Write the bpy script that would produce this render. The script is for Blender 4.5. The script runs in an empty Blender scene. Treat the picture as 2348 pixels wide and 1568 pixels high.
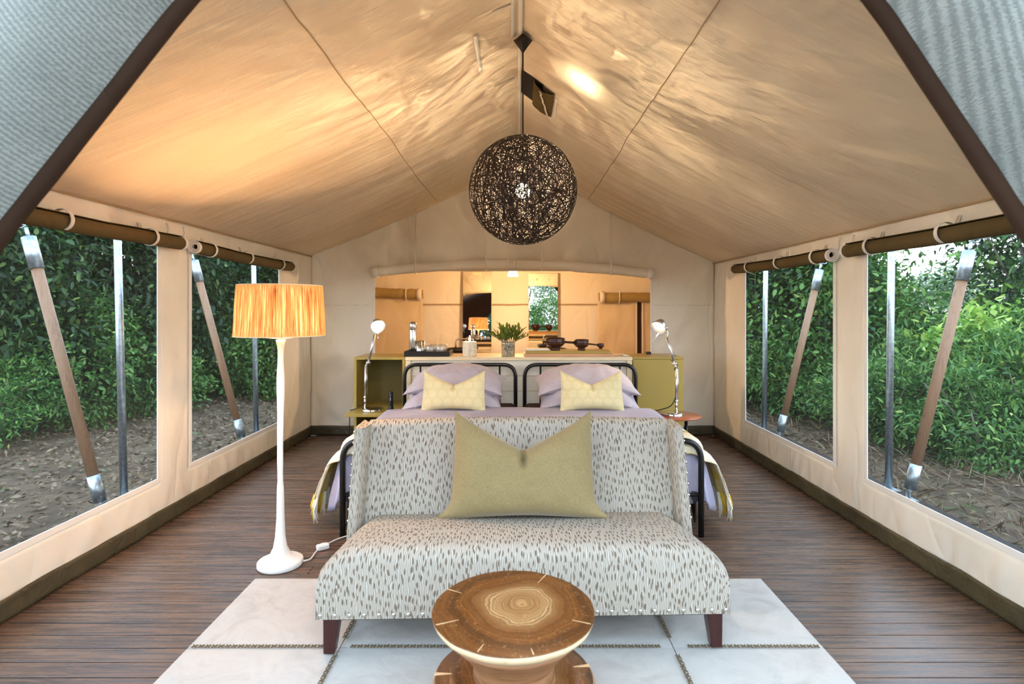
import bpy, math, random
import numpy as np
from mathutils import Vector, Matrix, noise

random.seed(7)
SC = bpy.context.scene
COL = SC.collection
PI = math.pi
rad = math.radians

# ------------------------------------------------------------------ camera, world, exposure
CAM_H = 1.4
cam_data = bpy.data.cameras.new('camera')
cam = bpy.data.objects.new('camera', cam_data)
COL.objects.link(cam)
cam.location = (0, 0, CAM_H)
cam.rotation_euler = (rad(90), 0, 0)
cam_data.sensor_width = 36.0
cam_data.lens = 1300 * 36.0 / 2348
cam_data.shift_x = -11 / 2348
cam_data.shift_y = -74 / 2348
cam_data.clip_start = 0.05
cam_data.clip_end = 200
cam_data.dof.use_dof = True
cam_data.dof.focus_distance = 3.4
cam_data.dof.aperture_fstop = 2.4
SC.camera = cam

world = bpy.data.worlds.new('sky')
SC.world = world
world.use_nodes = True
wn = world.node_tree
bg = wn.nodes['Background']
tc = wn.nodes.new('ShaderNodeTexCoord')
sep = wn.nodes.new('ShaderNodeSeparateXYZ')
ramp = wn.nodes.new('ShaderNodeValToRGB')
wn.links.new(tc.outputs['Generated'], sep.inputs[0])
wn.links.new(sep.outputs['Z'], ramp.inputs[0])
ramp.color_ramp.elements[0].position = 0.0
ramp.color_ramp.elements[0].color = (0.86, 0.93, 1.0, 1)
ramp.color_ramp.elements[1].position = 0.7
ramp.color_ramp.elements[1].color = (0.56, 0.76, 1.0, 1)
wn.links.new(ramp.outputs[0], bg.inputs['Color'])
bg.inputs['Strength'].default_value = 1.95

SC.view_settings.view_transform = 'Standard'
SC.view_settings.look = 'None'
SC.view_settings.exposure = 1.6
SC.view_settings.gamma = 1
SC.view_settings.use_curve_mapping = False
SC.cycles.use_denoising = True
SC.cycles.use_adaptive_sampling = True
SC.cycles.adaptive_threshold = 0.025
SC.cycles.max_bounces = 8
SC.cycles.diffuse_bounces = 6
SC.cycles.transparent_max_bounces = 16
SC.cycles.sample_clamp_indirect = 6
SC.cycles.caustics_reflective = False
SC.cycles.caustics_refractive = False

LAMP_COL = (1.0, 0.80, 0.54)
WARM_COL = (1.0, 0.60, 0.28)
P_FLOOR, P_PEND, P_DESK, P_BATH = 27.0, 760.0, 11.0, 28.0

# ------------------------------------------------------------------ helpers
def tag(o, label=None, cat=None, group=None, kind=None):
    if label: o['label'] = label
    if cat: o['category'] = cat
    if group: o['group'] = group
    if kind: o['kind'] = kind
    return o

def thing(name, loc, label, cat, group=None, rz=0):
    o = bpy.data.objects.new(name, None)
    o.empty_display_size = 0.1
    COL.objects.link(o)
    o.location = loc
    o.rotation_euler = (0, 0, rz)
    return tag(o, label, cat, group)

def struct(name, loc=(0, 0, 0)):
    o = bpy.data.objects.new(name, None)
    COL.objects.link(o)
    o.location = loc
    o['kind'] = 'structure'
    return o

def world_origin(o):
    m = Matrix.Identity(4)
    while o is not None:
        m = Matrix.LocRotScale(o.location, o.rotation_euler, o.scale) @ m
        o = o.parent
    return m

def copy_tree(o, parent=None):
    kids = [c for c in bpy.data.objects if c.parent == o]
    c = o.copy()
    COL.objects.link(c)
    c.parent = parent
    for k in kids:
        copy_tree(k, c)
    return c

class MB:
    """collects faces of one mesh"""
    def __init__(s):
        s.v, s.f, s.sm, s.uv = [], [], [], []
    def face(s, idx, smooth=False, uv=None):
        s.f.append(tuple(idx)); s.sm.append(smooth)
        s.uv.append(uv if uv else [(s.v[i][0], s.v[i][1] + s.v[i][2]) for i in idx])
    def box(s, c, size, rot=None):
        b = len(s.v)
        hx, hy, hz = size[0] / 2, size[1] / 2, size[2] / 2
        for x in (-hx, hx):
            for y in (-hy, hy):
                for z in (-hz, hz):
                    p = Vector((x, y, z))
                    if rot is not None: p = rot @ p
                    s.v.append((c[0] + p.x, c[1] + p.y, c[2] + p.z))
        for q in ((0, 1, 3, 2), (4, 6, 7, 5), (0, 4, 5, 1), (2, 3, 7, 6), (0, 2, 6, 4), (1, 5, 7, 3)):
            s.face([b + i for i in q])
        return s
    def hexa(s, pts):
        """8 points: bottom ring of 4, top ring of 4"""
        b = len(s.v)
        s.v += [tuple(p) for p in pts]
        for q in ((3, 2, 1, 0), (4, 5, 6, 7), (0, 1, 5, 4), (1, 2, 6, 5), (2, 3, 7, 6), (3, 0, 4, 7)):
            s.face([b + i for i in q])
        return s
    def tube(s, path, r, seg=10, closed=False, caps=True):
        path = [Vector(p) for p in path]
        n = len(path)
        b = len(s.v)
        rr = r if isinstance(r, (list, tuple)) else [r] * n
        prev = None
        for i, p in enumerate(path):
            if closed:
                t = path[(i + 1) % n] - path[i - 1]
            else:
                t = path[min(i + 1, n - 1)] - path[max(i - 1, 0)]
            if t.length < 1e-9: t = Vector((0, 0, 1))
            t.normalize()
            if prev is None:
                a = Vector((0, 0, 1)) if abs(t.z) < 0.9 else Vector((1, 0, 0))
                u = t.cross(a).normalized()
            else:
                u = (prev - t * prev.dot(t))
                u = u.normalized() if u.length > 1e-6 else t.orthogonal().normalized()
            prev = u
            w = t.cross(u)
            for k in range(seg):
                a = 2 * PI * k / seg
                q = p + (u * math.cos(a) + w * math.sin(a)) * rr[i]
                s.v.append(tuple(q))
        m = n if closed else n - 1
        for i in range(m):
            i2 = (i + 1) % n
            for k in range(seg):
                k2 = (k + 1) % seg
                s.face([b + i * seg + k, b + i * seg + k2, b + i2 * seg + k2, b + i2 * seg + k], True)
        if caps and not closed:
            s.face([b + k for k in range(seg)][::-1])
            s.face([b + (n - 1) * seg + k for k in range(seg)])
        return s
    def lathe(s, prof, seg=32, c=(0, 0, 0), rot=None, smooth=True):
        """prof: list of (r, z)"""
        b = len(s.v)
        for r, z in prof:
            for k in range(seg):
                a = 2 * PI * k / seg
                p = Vector((r * math.cos(a), r * math.sin(a), z))
                if rot is not None: p = rot @ p
                s.v.append((c[0] + p.x, c[1] + p.y, c[2] + p.z))
        for i in range(len(prof) - 1):
            for k in range(seg):
                k2 = (k + 1) % seg
                s.face([b + i * seg + k, b + i * seg + k2, b + (i + 1) * seg + k2, b + (i + 1) * seg + k], smooth,
                       [(k / seg, i), ((k + 1) / seg, i), ((k + 1) / seg, i + 1), (k / seg, i + 1)])
        if prof[0][0] > 1e-6: s.face([b + k for k in range(seg)][::-1])
        if prof[-1][0] > 1e-6: s.face([b + (len(prof) - 1) * seg + k for k in range(seg)])
        return s
    def grid(s, fn, us, vs, uvf=None, skip=None, smooth=True, flip=False):
        b = len(s.v)
        nu, nv = len(us), len(vs)
        for u in us:
            for v in vs:
                s.v.append(tuple(fn(u, v)))
        for i in range(nu - 1):
            for j in range(nv - 1):
                if skip and skip((us[i] + us[i + 1]) / 2, (vs[j] + vs[j + 1]) / 2): continue
                q = [b + i * nv + j, b + (i + 1) * nv + j, b + (i + 1) * nv + j + 1, b + i * nv + j + 1]
                uv = None
                if uvf:
                    uv = [uvf(us[i], vs[j]), uvf(us[i + 1], vs[j]), uvf(us[i + 1], vs[j + 1]), uvf(us[i], vs[j + 1])]
                if flip:
                    q = q[::-1]; uv = uv[::-1] if uv else None
                s.face(q, smooth, uv)
        return s
    def sphere(s, c, r, seg=16, rings=10, sc=(1, 1, 1)):
        prof = [(max(1e-7, math.sin(PI * i / rings)), -math.cos(PI * i / rings)) for i in range(rings + 1)]
        b = len(s.v)
        s.lathe(prof, seg)
        for i in range(b, len(s.v)):
            x, y, z = s.v[i]
            s.v[i] = (c[0] + x * r * sc[0], c[1] + y * r * sc[1], c[2] + z * r * sc[2])
        return s
    def build(s, name, mt, parent=None, local=False, bevel=0, kind=None, label=None, solid=0, subsurf=0):
        me = bpy.data.meshes.new(name)
        vs = s.v
        if parent is not None and not local:
            inv = world_origin(parent).inverted()
            vs = [tuple(inv @ Vector(p)) for p in vs]
        me.from_pydata(vs, [], s.f)
        me.polygons.foreach_set('use_smooth', s.sm)
        uvl = me.uv_layers.new(name='UVMap')
        flat = [c for f in s.uv for p in f for c in p]
        uvl.data.foreach_set('uv', flat)
        me.update()
        if mt: me.materials.append(mt)
        o = bpy.data.objects.new(name, me)
        COL.objects.link(o)
        o.parent = parent
        if bevel:
            m = o.modifiers.new('bevel', 'BEVEL'); m.width = bevel; m.segments = 2; m.limit_method = 'ANGLE'; m.angle_limit = rad(40)
        if solid:
            m = o.modifiers.new('solid', 'SOLIDIFY'); m.thickness = solid; m.offset = 0
        if subsurf:
            m = o.modifiers.new('sub', 'SUBSURF'); m.levels = subsurf; m.render_levels = subsurf
        if kind: o['kind'] = kind
        if label: o['label'] = label
        return o

def lin(a, b, n):
    return [a + (b - a) * i / (n - 1) for i in range(n)]

def breaks(pts, step):
    out = [pts[0]]
    for a, b in zip(pts, pts[1:]):
        n = max(1, int(round((b - a) / step)))
        out += [a + (b - a) * (i + 1) / n for i in range(n)]
    return out

def nz(x, y=0.0, z=0.0):
    return noise.noise(Vector((x, y, z)))

def bend(pts, r, n=6):
    """round the corners of a polyline"""
    pts = [Vector(p) for p in pts]
    out = [pts[0]]
    for i in range(1, len(pts) - 1):
        a, p, c = pts[i - 1], pts[i], pts[i + 1]
        d1 = (a - p).normalized(); d2 = (c - p).normalized()
        k = min(r, (a - p).length * .49, (c - p).length * .49)
        s, e = p + d1 * k, p + d2 * k
        for j in range(n + 1):
            t = j / n
            out.append(s * (1 - t) ** 2 + p * 2 * t * (1 - t) + e * t * t)
    out.append(pts[-1])
    return out

def srgb(r, g, b):
    f = lambda c: (c / 255 / 12.92) if c / 255 <= 0.04045 else ((c / 255 + 0.055) / 1.055) ** 2.4
    return (f(r), f(g), f(b), 1)

# ------------------------------------------------------------------ materials
class M:
    """small wrapper to write node materials"""
    def __init__(s, name, col=(.5, .5, .5, 1), rough=.6, metal=0, spec=.4, **kw):
        s.m = bpy.data.materials.new(name)
        s.m.use_nodes = True
        s.t = s.m.node_tree
        s.b = s.t.nodes['Principled BSDF']
        s.out = s.t.nodes['Material Output']
        s.b.inputs['Base Color'].default_value = col
        s.b.inputs['Roughness'].default_value = rough
        s.b.inputs['Metallic'].default_value = metal
        s.b.inputs['Specular IOR Level'].default_value = spec
        for k, v in kw.items(): s.b.inputs[k].default_value = v
    def n(s, typ, **kw):
        x = s.t.nodes.new('ShaderNode' + typ)
        for k, v in kw.items(): setattr(x, k, v)
        return x
    def l(s, a, b): s.t.links.new(a, b)
    def coord(s, kind='Object', scale=(1, 1, 1), loc=(0, 0, 0), rot=(0, 0, 0)):
        t = s.n('TexCoord'); m = s.n('Mapping')
        m.inputs['Scale'].default_value = scale; m.inputs['Location'].default_value = loc; m.inputs['Rotation'].default_value = rot
        s.l(t.outputs[kind], m.inputs[0])
        return m.outputs[0]
    def noise(s, co, scale=5, detail=4, rough=.5, dist=0):
        x = s.n('TexNoise')
        x.inputs['Scale'].default_value = scale; x.inputs['Detail'].default_value = detail
        x.inputs['Roughness'].default_value = rough; x.inputs['Distortion'].default_value = dist
        s.l(co, x.inputs['Vector'])
        return x.outputs['Fac']
    def ramp(s, fac, stops):
        r = s.n('ValToRGB')
        e = r.color_ramp.elements
        while len(e) < len(stops): e.new(.5)
        for el, (p, c) in zip(e, stops):
            el.position = p; el.color = c
        s.l(fac, r.inputs[0])
        return r.outputs[0]
    def math(s, op, a, b=None, clamp=False):
        x = s.n('Math', operation=op, use_clamp=clamp)
        for i, v in enumerate((a, b)):
            if v is None: continue
            if isinstance(v, (int, float)): x.inputs[i].default_value = v
            else: s.l(v, x.inputs[i])
        return x.outputs[0]
    def mix(s, fac, a, b, blend='MIX'):
        x = s.n('Mix', data_type='RGBA', blend_type=blend)
        for i, v in ((0, fac), (6, a), (7, b)):
            if isinstance(v, (int, float, tuple)): x.inputs[i].default_value = v
            else: s.l(v, x.inputs[i])
        return x.outputs[2]
    def color(s, sock): s.l(sock, s.b.inputs['Base Color']); return s
    def bump(s, h, strength=.3, dist=.01):
        x = s.n('Bump'); x.inputs['Strength'].default_value = strength; x.inputs['Distance'].default_value = dist
        s.l(h, x.inputs['Height']); s.l(x.outputs[0], s.b.inputs['Normal'])
        return s

def canvas_mat(name, c1, c2, streak=False):
    m = M(name, c1, .85, 0, .15)
    co = m.coord('Object')
    n1 = m.noise(co, 1.3, 5, .6)
    m.color(m.ramp(n1, [(.3, c1), (.72, c2)]))
    n2 = m.noise(co, 7, 4, .6, .6)
    n3 = m.noise(co, 260, 2, .5)
    h = m.math('ADD', m.math('MULTIPLY', n2, 1.0), m.math('MULTIPLY', n3, .05))
    if streak:
        s1 = m.noise(m.coord('Object', (.35, 3.6, .35)), 2.0, 4, .55, .2)
        h = m.math('ADD', m.math('MULTIPLY', h, .5), m.math('MULTIPLY', s1, 2.2))
        m.bump(h, .30, .05)
    else:
        cr = m.math('ABSOLUTE', m.math('SUBTRACT', m.noise(m.coord('Object', (1, 1, .45), rot=(0, .5, .3)), 2.6, 1.5, .4, .25), .5))
        h = m.math('ADD', m.math('MULTIPLY', h, .6), m.math('MULTIPLY', m.math('MINIMUM', cr, .05), 9.0))
        m.bump(h, .30, .03)
    return m.m

CANVAS = canvas_mat('canvas', srgb(233, 225, 209), srgb(224, 214, 195))
CANVAS_ROOF = canvas_mat('roof_canvas', srgb(230, 214, 188), srgb(221, 202, 174), True)
CANVAS_PALE = canvas_mat('pale_canvas', srgb(226, 206, 170), srgb(212, 188, 150))
WEBBING = M('white_webbing', srgb(228, 222, 212), .8, 0, .2).m
SEAM = M('seam_thread', srgb(176, 150, 114), .9, 0, .1).m
OLIVE = canvas_mat('olive_canvas', srgb(98, 82, 52), srgb(86, 72, 46))
LINING = canvas_mat('dark_brown_lining', srgb(64, 46, 34), srgb(54, 38, 28))

def mudflap():
    m = M('olive_pvc', srgb(70, 62, 44), .42, 0, .4)
    co = m.coord('Object')
    n = m.noise(co, 9, 4, .6, 1.2)
    m.color(m.ramp(m.noise(co, 3, 3), [(.3, srgb(62, 55, 38)), (.7, srgb(82, 74, 52))]))
    m.bump(n, .5, .03)
    return m.m
MUDFLAP = mudflap()

def flap_mat():
    m = M('grey_door_canvas', srgb(196, 204, 202), .9, 0, .15)
    co = m.coord('UV', (1, 1, 1), rot=(0, 0, rad(-28)))
    w = m.n('TexWave', wave_type='BANDS', bands_direction='X')
    w.inputs['Scale'].default_value = 26
    w.inputs['Distortion'].default_value = 3.2; w.inputs['Detail'].default_value = 1
    w.inputs['Detail Scale'].default_value = 9
    m.l(co, w.inputs['Vector'])
    n = m.noise(m.coord('UV'), 2.2, 5, .65)
    base = m.ramp(n, [(.3, srgb(146, 152, 147)), (.7, srgb(184, 189, 183))])
    c = m.mix(m.math('MULTIPLY', w.outputs['Fac'], .5), base, srgb(84, 90, 86))
    m.color(c)
    m.bump(w.outputs['Fac'], .35, .004)
    return m.m
FLAP = flap_mat()

def floor_mat():
    m = M('deck_board', srgb(90, 62, 48), .42, 0, .45)
    co = m.coord('Object', (1.2, 26, 1))
    oi = m.n('ObjectInfo')
    off = m.n('VectorMath', operation='ADD')
    comb = m.n('CombineXYZ')
    m.l(m.math('MULTIPLY', oi.outputs['Random'], 57.0), comb.inputs[0]); m.l(m.math('MULTIPLY', oi.outputs['Random'], 23.0), comb.inputs[1])
    m.l(co, off.inputs[0]); m.l(comb.outputs[0], off.inputs[1])
    g = m.noise(off.outputs[0], 2.0, 7, .62, .5)
    c1 = m.ramp(g, [(.28, srgb(62, 53, 50)), (.46, srgb(94, 79, 70)), (.58, srgb(124, 96, 74)), (.74, srgb(104, 100, 100))])
    tint = m.ramp(oi.outputs['Random'], [(0, srgb(190, 160, 138)), (.35, srgb(222, 208, 198)), (.7, srgb(200, 184, 176)), (1, srgb(236, 230, 226))])
    m.color(m.mix(.55, c1, tint, 'MULTIPLY'))
    g2 = m.noise(off.outputs[0], 9, 4, .6)
    m.bump(g2, .25, .003)
    m.l(m.ramp(g, [(.3, (.20, .20, .20, 1)), (.8, (.38, .38, .38, 1))]), m.b.inputs['Roughness'])
    return m.m
DECK = floor_mat()
DECK_DARK = M('deck_underside', srgb(38, 30, 26), .9).m

def sofa_mat(name='sofa_weave'):
    m = M(name, srgb(222, 216, 200), .9, 0, .1)
    t = m.n('TexCoord')
    sp = m.n('SeparateXYZ'); m.l(t.outputs['UV'], sp.inputs[0])
    U, V = sp.outputs[0], sp.outputs[1]
    # wandering of the fine vertical lines
    cw = m.coord('UV', (40, 16, 1))
    n = m.n('TexNoise'); n.inputs['Scale'].default_value = 1.0; n.inputs['Detail'].default_value = 1.0
    m.l(cw, n.inputs['Vector'])
    wu = m.math('ADD', U, m.math('MULTIPLY', m.math('SUBTRACT', n.outputs['Fac'], .5), .019))
    lines = m.math('SINE', m.math('MULTIPLY', wu, 2 * PI / .0068))
    lr = m.ramp(m.math('ADD', m.math('MULTIPLY', lines, .5), .5), [(.40, (0, 0, 0, 1)), (.80, (1, 1, 1, 1))])
    c = m.mix(m.math('MULTIPLY', lr, .75), srgb(180, 174, 161), srgb(126, 112, 97))
    # dark eyelets between the lines
    eye = None
    for k in range(2):
        cv = m.n('CombineXYZ')
        m.l(m.math('MULTIPLY', wu, 1 / .0185), cv.inputs[0]); m.l(m.math('MULTIPLY', V, 1 / .080), cv.inputs[1])
        cv.inputs[2].default_value = 0
        mp = m.n('Mapping'); mp.inputs['Location'].default_value = (.5 * k, .47 * k, 0)
        m.l(cv.outputs[0], mp.inputs[0])
        vo = m.n('TexVoronoi', voronoi_dimensions='2D'); vo.inputs['Scale'].default_value = 1; vo.inputs['Randomness'].default_value = .6
        m.l(mp.outputs[0], vo.inputs['Vector'])
        e = m.ramp(vo.outputs['Distance'], [(.13, (1, 1, 1, 1)), (.20, (0, 0, 0, 1))])
        eye = e if eye is None else m.math('MAXIMUM', eye, e)
    c = m.mix(m.math('MULTIPLY', eye, .85), c, srgb(94, 80, 64))
    m.color(c)
    m.bump(m.math('SUBTRACT', lr, eye), .2, .002)
    return m.m
SOFA = sofa_mat()

def velvet_mat():
    m = M('sage_velvet', srgb(138, 121, 80), .85, 0, .1)
    co = m.coord('Object')
    n = m.noise(co, 160, 3, .6); n1 = m.noise(co, 4, 4, .6)
    m.color(m.mix(.5, m.ramp(n1, [(.3, srgb(129, 113, 76)), (.7, srgb(143, 127, 90))]), m.ramp(n, [(.3, srgb(118, 103, 67)), (.7, srgb(152, 135, 97))])))
    m.b.inputs['Sheen Weight'].default_value = .35
    m.b.inputs['Sheen Roughness'].default_value = .4
    m.bump(n, .15, .002)
    return m.m
VELVET = velvet_mat()

def cloth_mat(name, a, b, wr=.35, sc=9):
    m = M(name, a, .8, 0, .15)
    co = m.coord('Object')
    m.color(m.ramp(m.noise(co, 3, 4), [(.3, a), (.7, b)]))
    h = m.math('ADD', m.noise(co, sc, 4, .6, .9), m.math('MULTIPLY', m.noise(co, 400, 1), .04))
    m.bump(h, wr, .03)
    return m.m
LAVENDER = cloth_mat('lavender_cotton', srgb(194, 186, 194), srgb(182, 173, 184), .6, 8)
DUVET = cloth_mat('lavender_duvet', srgb(184, 179, 196), srgb(168, 164, 184), .4, 6)
BROWN_SHEET = cloth_mat('brown_sheet', srgb(70, 54, 48), srgb(60, 46, 42), .2, 12)
THROW = None
def throw_mat():
    m = M('cream_yellow_throw', srgb(236, 222, 190), .95, 0, .1)
    t = m.n('TexCoord'); sp = m.n('SeparateXYZ'); m.l(t.outputs['UV'], sp.inputs[0])
    u = m.math('FRACT', m.math('MULTIPLY', sp.outputs[1], 1 / .30))
    v = m.math('FRACT', m.math('MULTIPLY', sp.outputs[0], 1 / .34))
    y, cr = srgb(206, 172, 66), srgb(240, 228, 200)
    s1 = m.ramp(u, [(0, (1, 1, 1, 1)), (.22, (1, 1, 1, 1)), (.26, (0, 0, 0, 1)), (1, (0, 0, 0, 1))])
    s2 = m.ramp(v, [(0, (.5, .5, .5, 1)), (.12, (.5, .5, .5, 1)), (.16, (0, 0, 0, 1)), (1, (0, 0, 0, 1))])
    m.color(m.mix(m.math('ADD', m.math('MULTIPLY', s1, .8), m.math('MULTIPLY', s2, .4), True), cr, y))
    m.bump(m.noise(m.coord('Object'), 240, 3, .7), .6, .004)
    return m.m
THROW = throw_mat()
FRINGE = M('cream_fringe', srgb(238, 230, 210), .95).m
FRINGE_Y = M('yellow_fringe', srgb(214, 178, 62), .95).m

def lattice_mat():
    """cream yellow fabric with a woven hexagon lattice"""
    m = M('yellow_lattice_cotton', srgb(240, 228, 178), .8, 0, .15)
    t = m.n('TexCoord'); sp = m.n('SeparateXYZ'); m.l(t.outputs['UV'], sp.inputs[0])
    U, V = sp.outputs[0], sp.outputs[1]
    P = .080
    u, v = m.math('MULTIPLY', U, 1 / P), m.math('MULTIPLY', V, 1 / P)
    fm = lambda x, r: m.math('SUBTRACT', m.math('MULTIPLY', m.math('FRACT', m.math('MULTIPLY', x, 1 / r)), r), r / 2)
    sq = lambda x, y: m.math('ADD', m.math('MULTIPLY', x, x), m.math('MULTIPLY', y, y))
    ax, ay = fm(u, 1.0), fm(v, 1.7321)
    bx_, by_ = fm(m.math('SUBTRACT', u, .5), 1.0), fm(m.math('SUBTRACT', v, .866), 1.7321)
    sel = m.math('LESS_THAN', sq(bx_, by_), sq(ax, ay))
    pick = lambda p, q: m.math('ADD', p, m.math('MULTIPLY', sel, m.math('SUBTRACT', q, p)))
    gx, gy = m.math('ABSOLUTE', pick(ax, bx_)), m.math('ABSOLUTE', pick(ay, by_))
    hd = m.math('MAXIMUM', gx, m.math('ADD', m.math('MULTIPLY', gx, .5), m.math('MULTIPLY', gy, .866)))
    acc = m.math('SUBTRACT', 1.0, m.math('MULTIPLY', m.math('ABSOLUTE', m.math('SUBTRACT', hd, .43)), 36.0), True)
    m.color(m.mix(m.math('MULTIPLY', acc, .55), srgb(218, 205, 160), srgb(166, 150, 100)))
    h = m.math('ADD', m.math('MULTIPLY', acc, -.25), m.noise(m.coord('Object'), 14, 3, .6, .6))
    m.bump(h, .3, .012)
    return m.m
LATTICE = lattice_mat()

def rug_mat():
    m = M('cream_hide', srgb(232, 226, 214), .9, 0, .1)
    co = m.coord('Object')
    n = m.noise(co, 4.5, 6, .6, 1.0)
    m.color(m.ramp(n, [(.28, srgb(172, 165, 155)), (.5, srgb(190, 184, 175)), (.72, srgb(180, 173, 164))]))
    m.bump(m.math('ADD', m.noise(co, 9, 4, .5, .6), m.math('MULTIPLY', m.noise(co, 300, 2), .06)), .25, .02)
    return m.m
RUG = rug_mat()
THONG = M('brown_leather_thong', srgb(104, 88, 64), .8).m

def wood_mat(name, c1, c2, c3, sc=(1.5, 14, 14), rough=.5, bumpy=.1, coord='Object'):
    m = M(name, c1, rough, 0, .4)
    co = m.coord(coord, sc)
    n = m.noise(co, 2.0, 6, .6, .8)
    m.color(m.ramp(n, [(.3, c1), (.5, c2), (.72, c3)]))
    m.bump(n, bumpy, .004)
    return m.m
PINE = wood_mat('pale_pine', srgb(226, 202, 160), srgb(236, 215, 178), srgb(216, 190, 148), (1.2, 8, 16))
PINE_W = wood_mat('whitewashed_pine', srgb(230, 222, 204), srgb(238, 231, 215), srgb(221, 211, 192), (.8, 8, 20))
OLIVE_PAINT = M('olive_gold_lacquer', srgb(168, 143, 70), .32, 0, .45).m
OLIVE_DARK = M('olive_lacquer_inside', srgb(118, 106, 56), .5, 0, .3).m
ROSE_WOOD = wood_mat('rosy_wood', srgb(190, 140, 108), srgb(204, 156, 124), srgb(176, 126, 96), (2, 30, 30))
LEG_WOOD = wood_mat('mahogany_leg', srgb(48, 20, 18), srgb(60, 26, 22), srgb(40, 16, 14), (30, 30, 2), .25)
TEAK_POLE = wood_mat('oiled_pole', srgb(118, 86, 62), srgb(134, 102, 76), srgb(100, 72, 52), (20, 20, 1.5), .6)
TABLE_TOP_RED = wood_mat('copper_brown_top', srgb(150, 84, 52), srgb(166, 96, 62), srgb(136, 74, 46), (6, 10, 6), .22)
CARVED = wood_mat('dark_carved_wood', srgb(52, 28, 20), srgb(70, 38, 26), srgb(38, 20, 15), (12, 12, 30), .25, .2)
BLACK_METAL = M('black_metal', srgb(22, 21, 20), .32, 0, .5).m
CHROME = M('chrome', (.82, .82, .84, 1), .08, 1).m
ALU = M('brushed_aluminium', (.72, .72, .73, 1), .3, 1).m
STEEL = M('brushed_steel', (.66, .63, .58, 1), .22, 1).m
def galv():
    m = M('galvanised_steel', (.6, .66, .7, 1), .35, .85)
    n = m.noise(m.coord('Object'), 40, 3)
    m.color(m.ramp(n, [(.35, (.26, .30, .33, 1)), (.65, (.40, .45, .48, 1))]))
    return m.m
GALV = galv()
BLACK = M('black_plastic', srgb(20, 19, 18), .4).m
BLACK_WOOD = M('black_stained_wood', srgb(26, 20, 16), .35).m
CABLE = M('dark_cable', srgb(34, 32, 30), .5).m
WHITE_PLASTIC = M('white_plastic', srgb(236, 234, 228), .35).m
SOCKET = M('grey_plate', srgb(170, 160, 138), .5).m
def plaster():
    m = M('white_plaster', srgb(240, 236, 228), .75, 0, .2)
    n = m.noise(m.coord('Object', (1, 1, .5)), 30, 4, .6)
    m.bump(n, .4, .01)
    return m.m
PLASTER = plaster()
MIRROR = M('mirror_glass', (.9, .9, .88, 1), .0, 1).m
def glass():
    m = M('clear_glass', (1, 1, 1, 1), .05, 0, .5)
    gl = m.n('BsdfGlossy'); gl.inputs['Roughness'].default_value = .06
    df = m.n('BsdfDiffuse'); df.inputs[0].default_value = (.85, .85, .82, 1)
    tr = m.n('BsdfTransparent')
    lw = m.n('LayerWeight'); lw.inputs[0].default_value = .35
    m1 = m.n('MixShader'); m.l(m.math('ADD', m.math('MULTIPLY', lw.outputs['Facing'], .75), .06), m1.inputs[0])
    m.l(tr.outputs[0], m1.inputs[1]); m.l(gl.outputs[0], m1.inputs[2])
    m2 = m.n('MixShader'); m2.inputs[0].default_value = .12
    m.l(m1.outputs[0], m2.inputs[1]); m.l(df.outputs[0], m2.inputs[2]); m.l(m2.outputs[0], m.out.inputs[0])
    return m.m
GLASS = glass()
def mercury():
    m = M('mottled_silver_glass', (.8, .8, .74, 1), .2, .5)
    n = m.noise(m.coord('Object', (1, 1, 1)), 75, 4, .7, .5)
    m.color(m.ramp(n, [(.36, srgb(72, 74, 62)), (.5, srgb(186, 184, 160)), (.62, srgb(236, 232, 214))]))
    m.bump(n, .5, .004)
    return m.m
MERCURY = mercury()
def birch():
    m = M('birch_bark', srgb(232, 222, 200), .8)
    n = m.noise(m.coord('Object', (14, 14, 60)), 1.0, 5, .6, .4)
    n2 = m.noise(m.coord('Object', (50, 50, 9)), 1.0, 3, .6)
    k = m.ramp(m.math('MULTIPLY', n2, n), [(.20, (0, 0, 0, 1)), (.24, (0, 0, 0, 1)), (.42, (1, 1, 1, 1))])
    m.color(m.mix(k, srgb(236, 224, 200), srgb(192, 172, 140)))
    m.bump(n, .3, .004)
    return m.m
BIRCH = birch()
WAX = M('candle_wax', srgb(246, 226, 190), .5, 0, .3, **{'Subsurface Weight': .3}).m
def emit(name, col, st):
    m = M(name)
    e = m.n('Emission'); e.inputs[0].default_value = (*col, 1); e.inputs[1].default_value = st
    m.l(e.outputs[0], m.out.inputs[0])
    return m.m
FLAME = emit('candle_flame', (1, .62, .25), 60)
FILAMENT = emit('glowing_bulb', (1, .78, .48), 18)
OPAL = emit('glowing_opal_glass', (1, .80, .50), 7)

def raffia_mat():
    m = M('raffia_shade', srgb(226, 190, 140), .8)
    co = m.coord('UV', (150, .25, 1))
    n = m.noise(co, 1.0, 3, .7)
    col = m.ramp(n, [(.32, srgb(120, 66, 34)), (.45, srgb(190, 126, 76)), (.57, srgb(220, 172, 116)), (.68, srgb(246, 222, 178))])
    d = m.n('BsdfDiffuse'); t = m.n('BsdfTranslucent'); mx = m.n('MixShader'); mx.inputs[0].default_value = .10
    m.l(col, d.inputs[0]); m.l(col, t.inputs[0]); m.l(d.outputs[0], mx.inputs[1]); m.l(t.outputs[0], mx.inputs[2])
    tp = m.n('BsdfTransparent'); mx2 = m.n('MixShader')
    thin = m.ramp(n, [(.66, (0, 0, 0, 1)), (.80, (.05, .05, .05, 1))])
    m.l(thin, mx2.inputs[0]); m.l(mx.outputs[0], mx2.inputs[1]); m.l(tp.outputs[0], mx2.inputs[2])
    m.l(mx2.outputs[0], m.out.inputs[0])
    return m.m
RAFFIA = raffia_mat()
STRING = M('brown_abaca_string', srgb(46, 35, 27), .7, 0, .2).m

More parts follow.
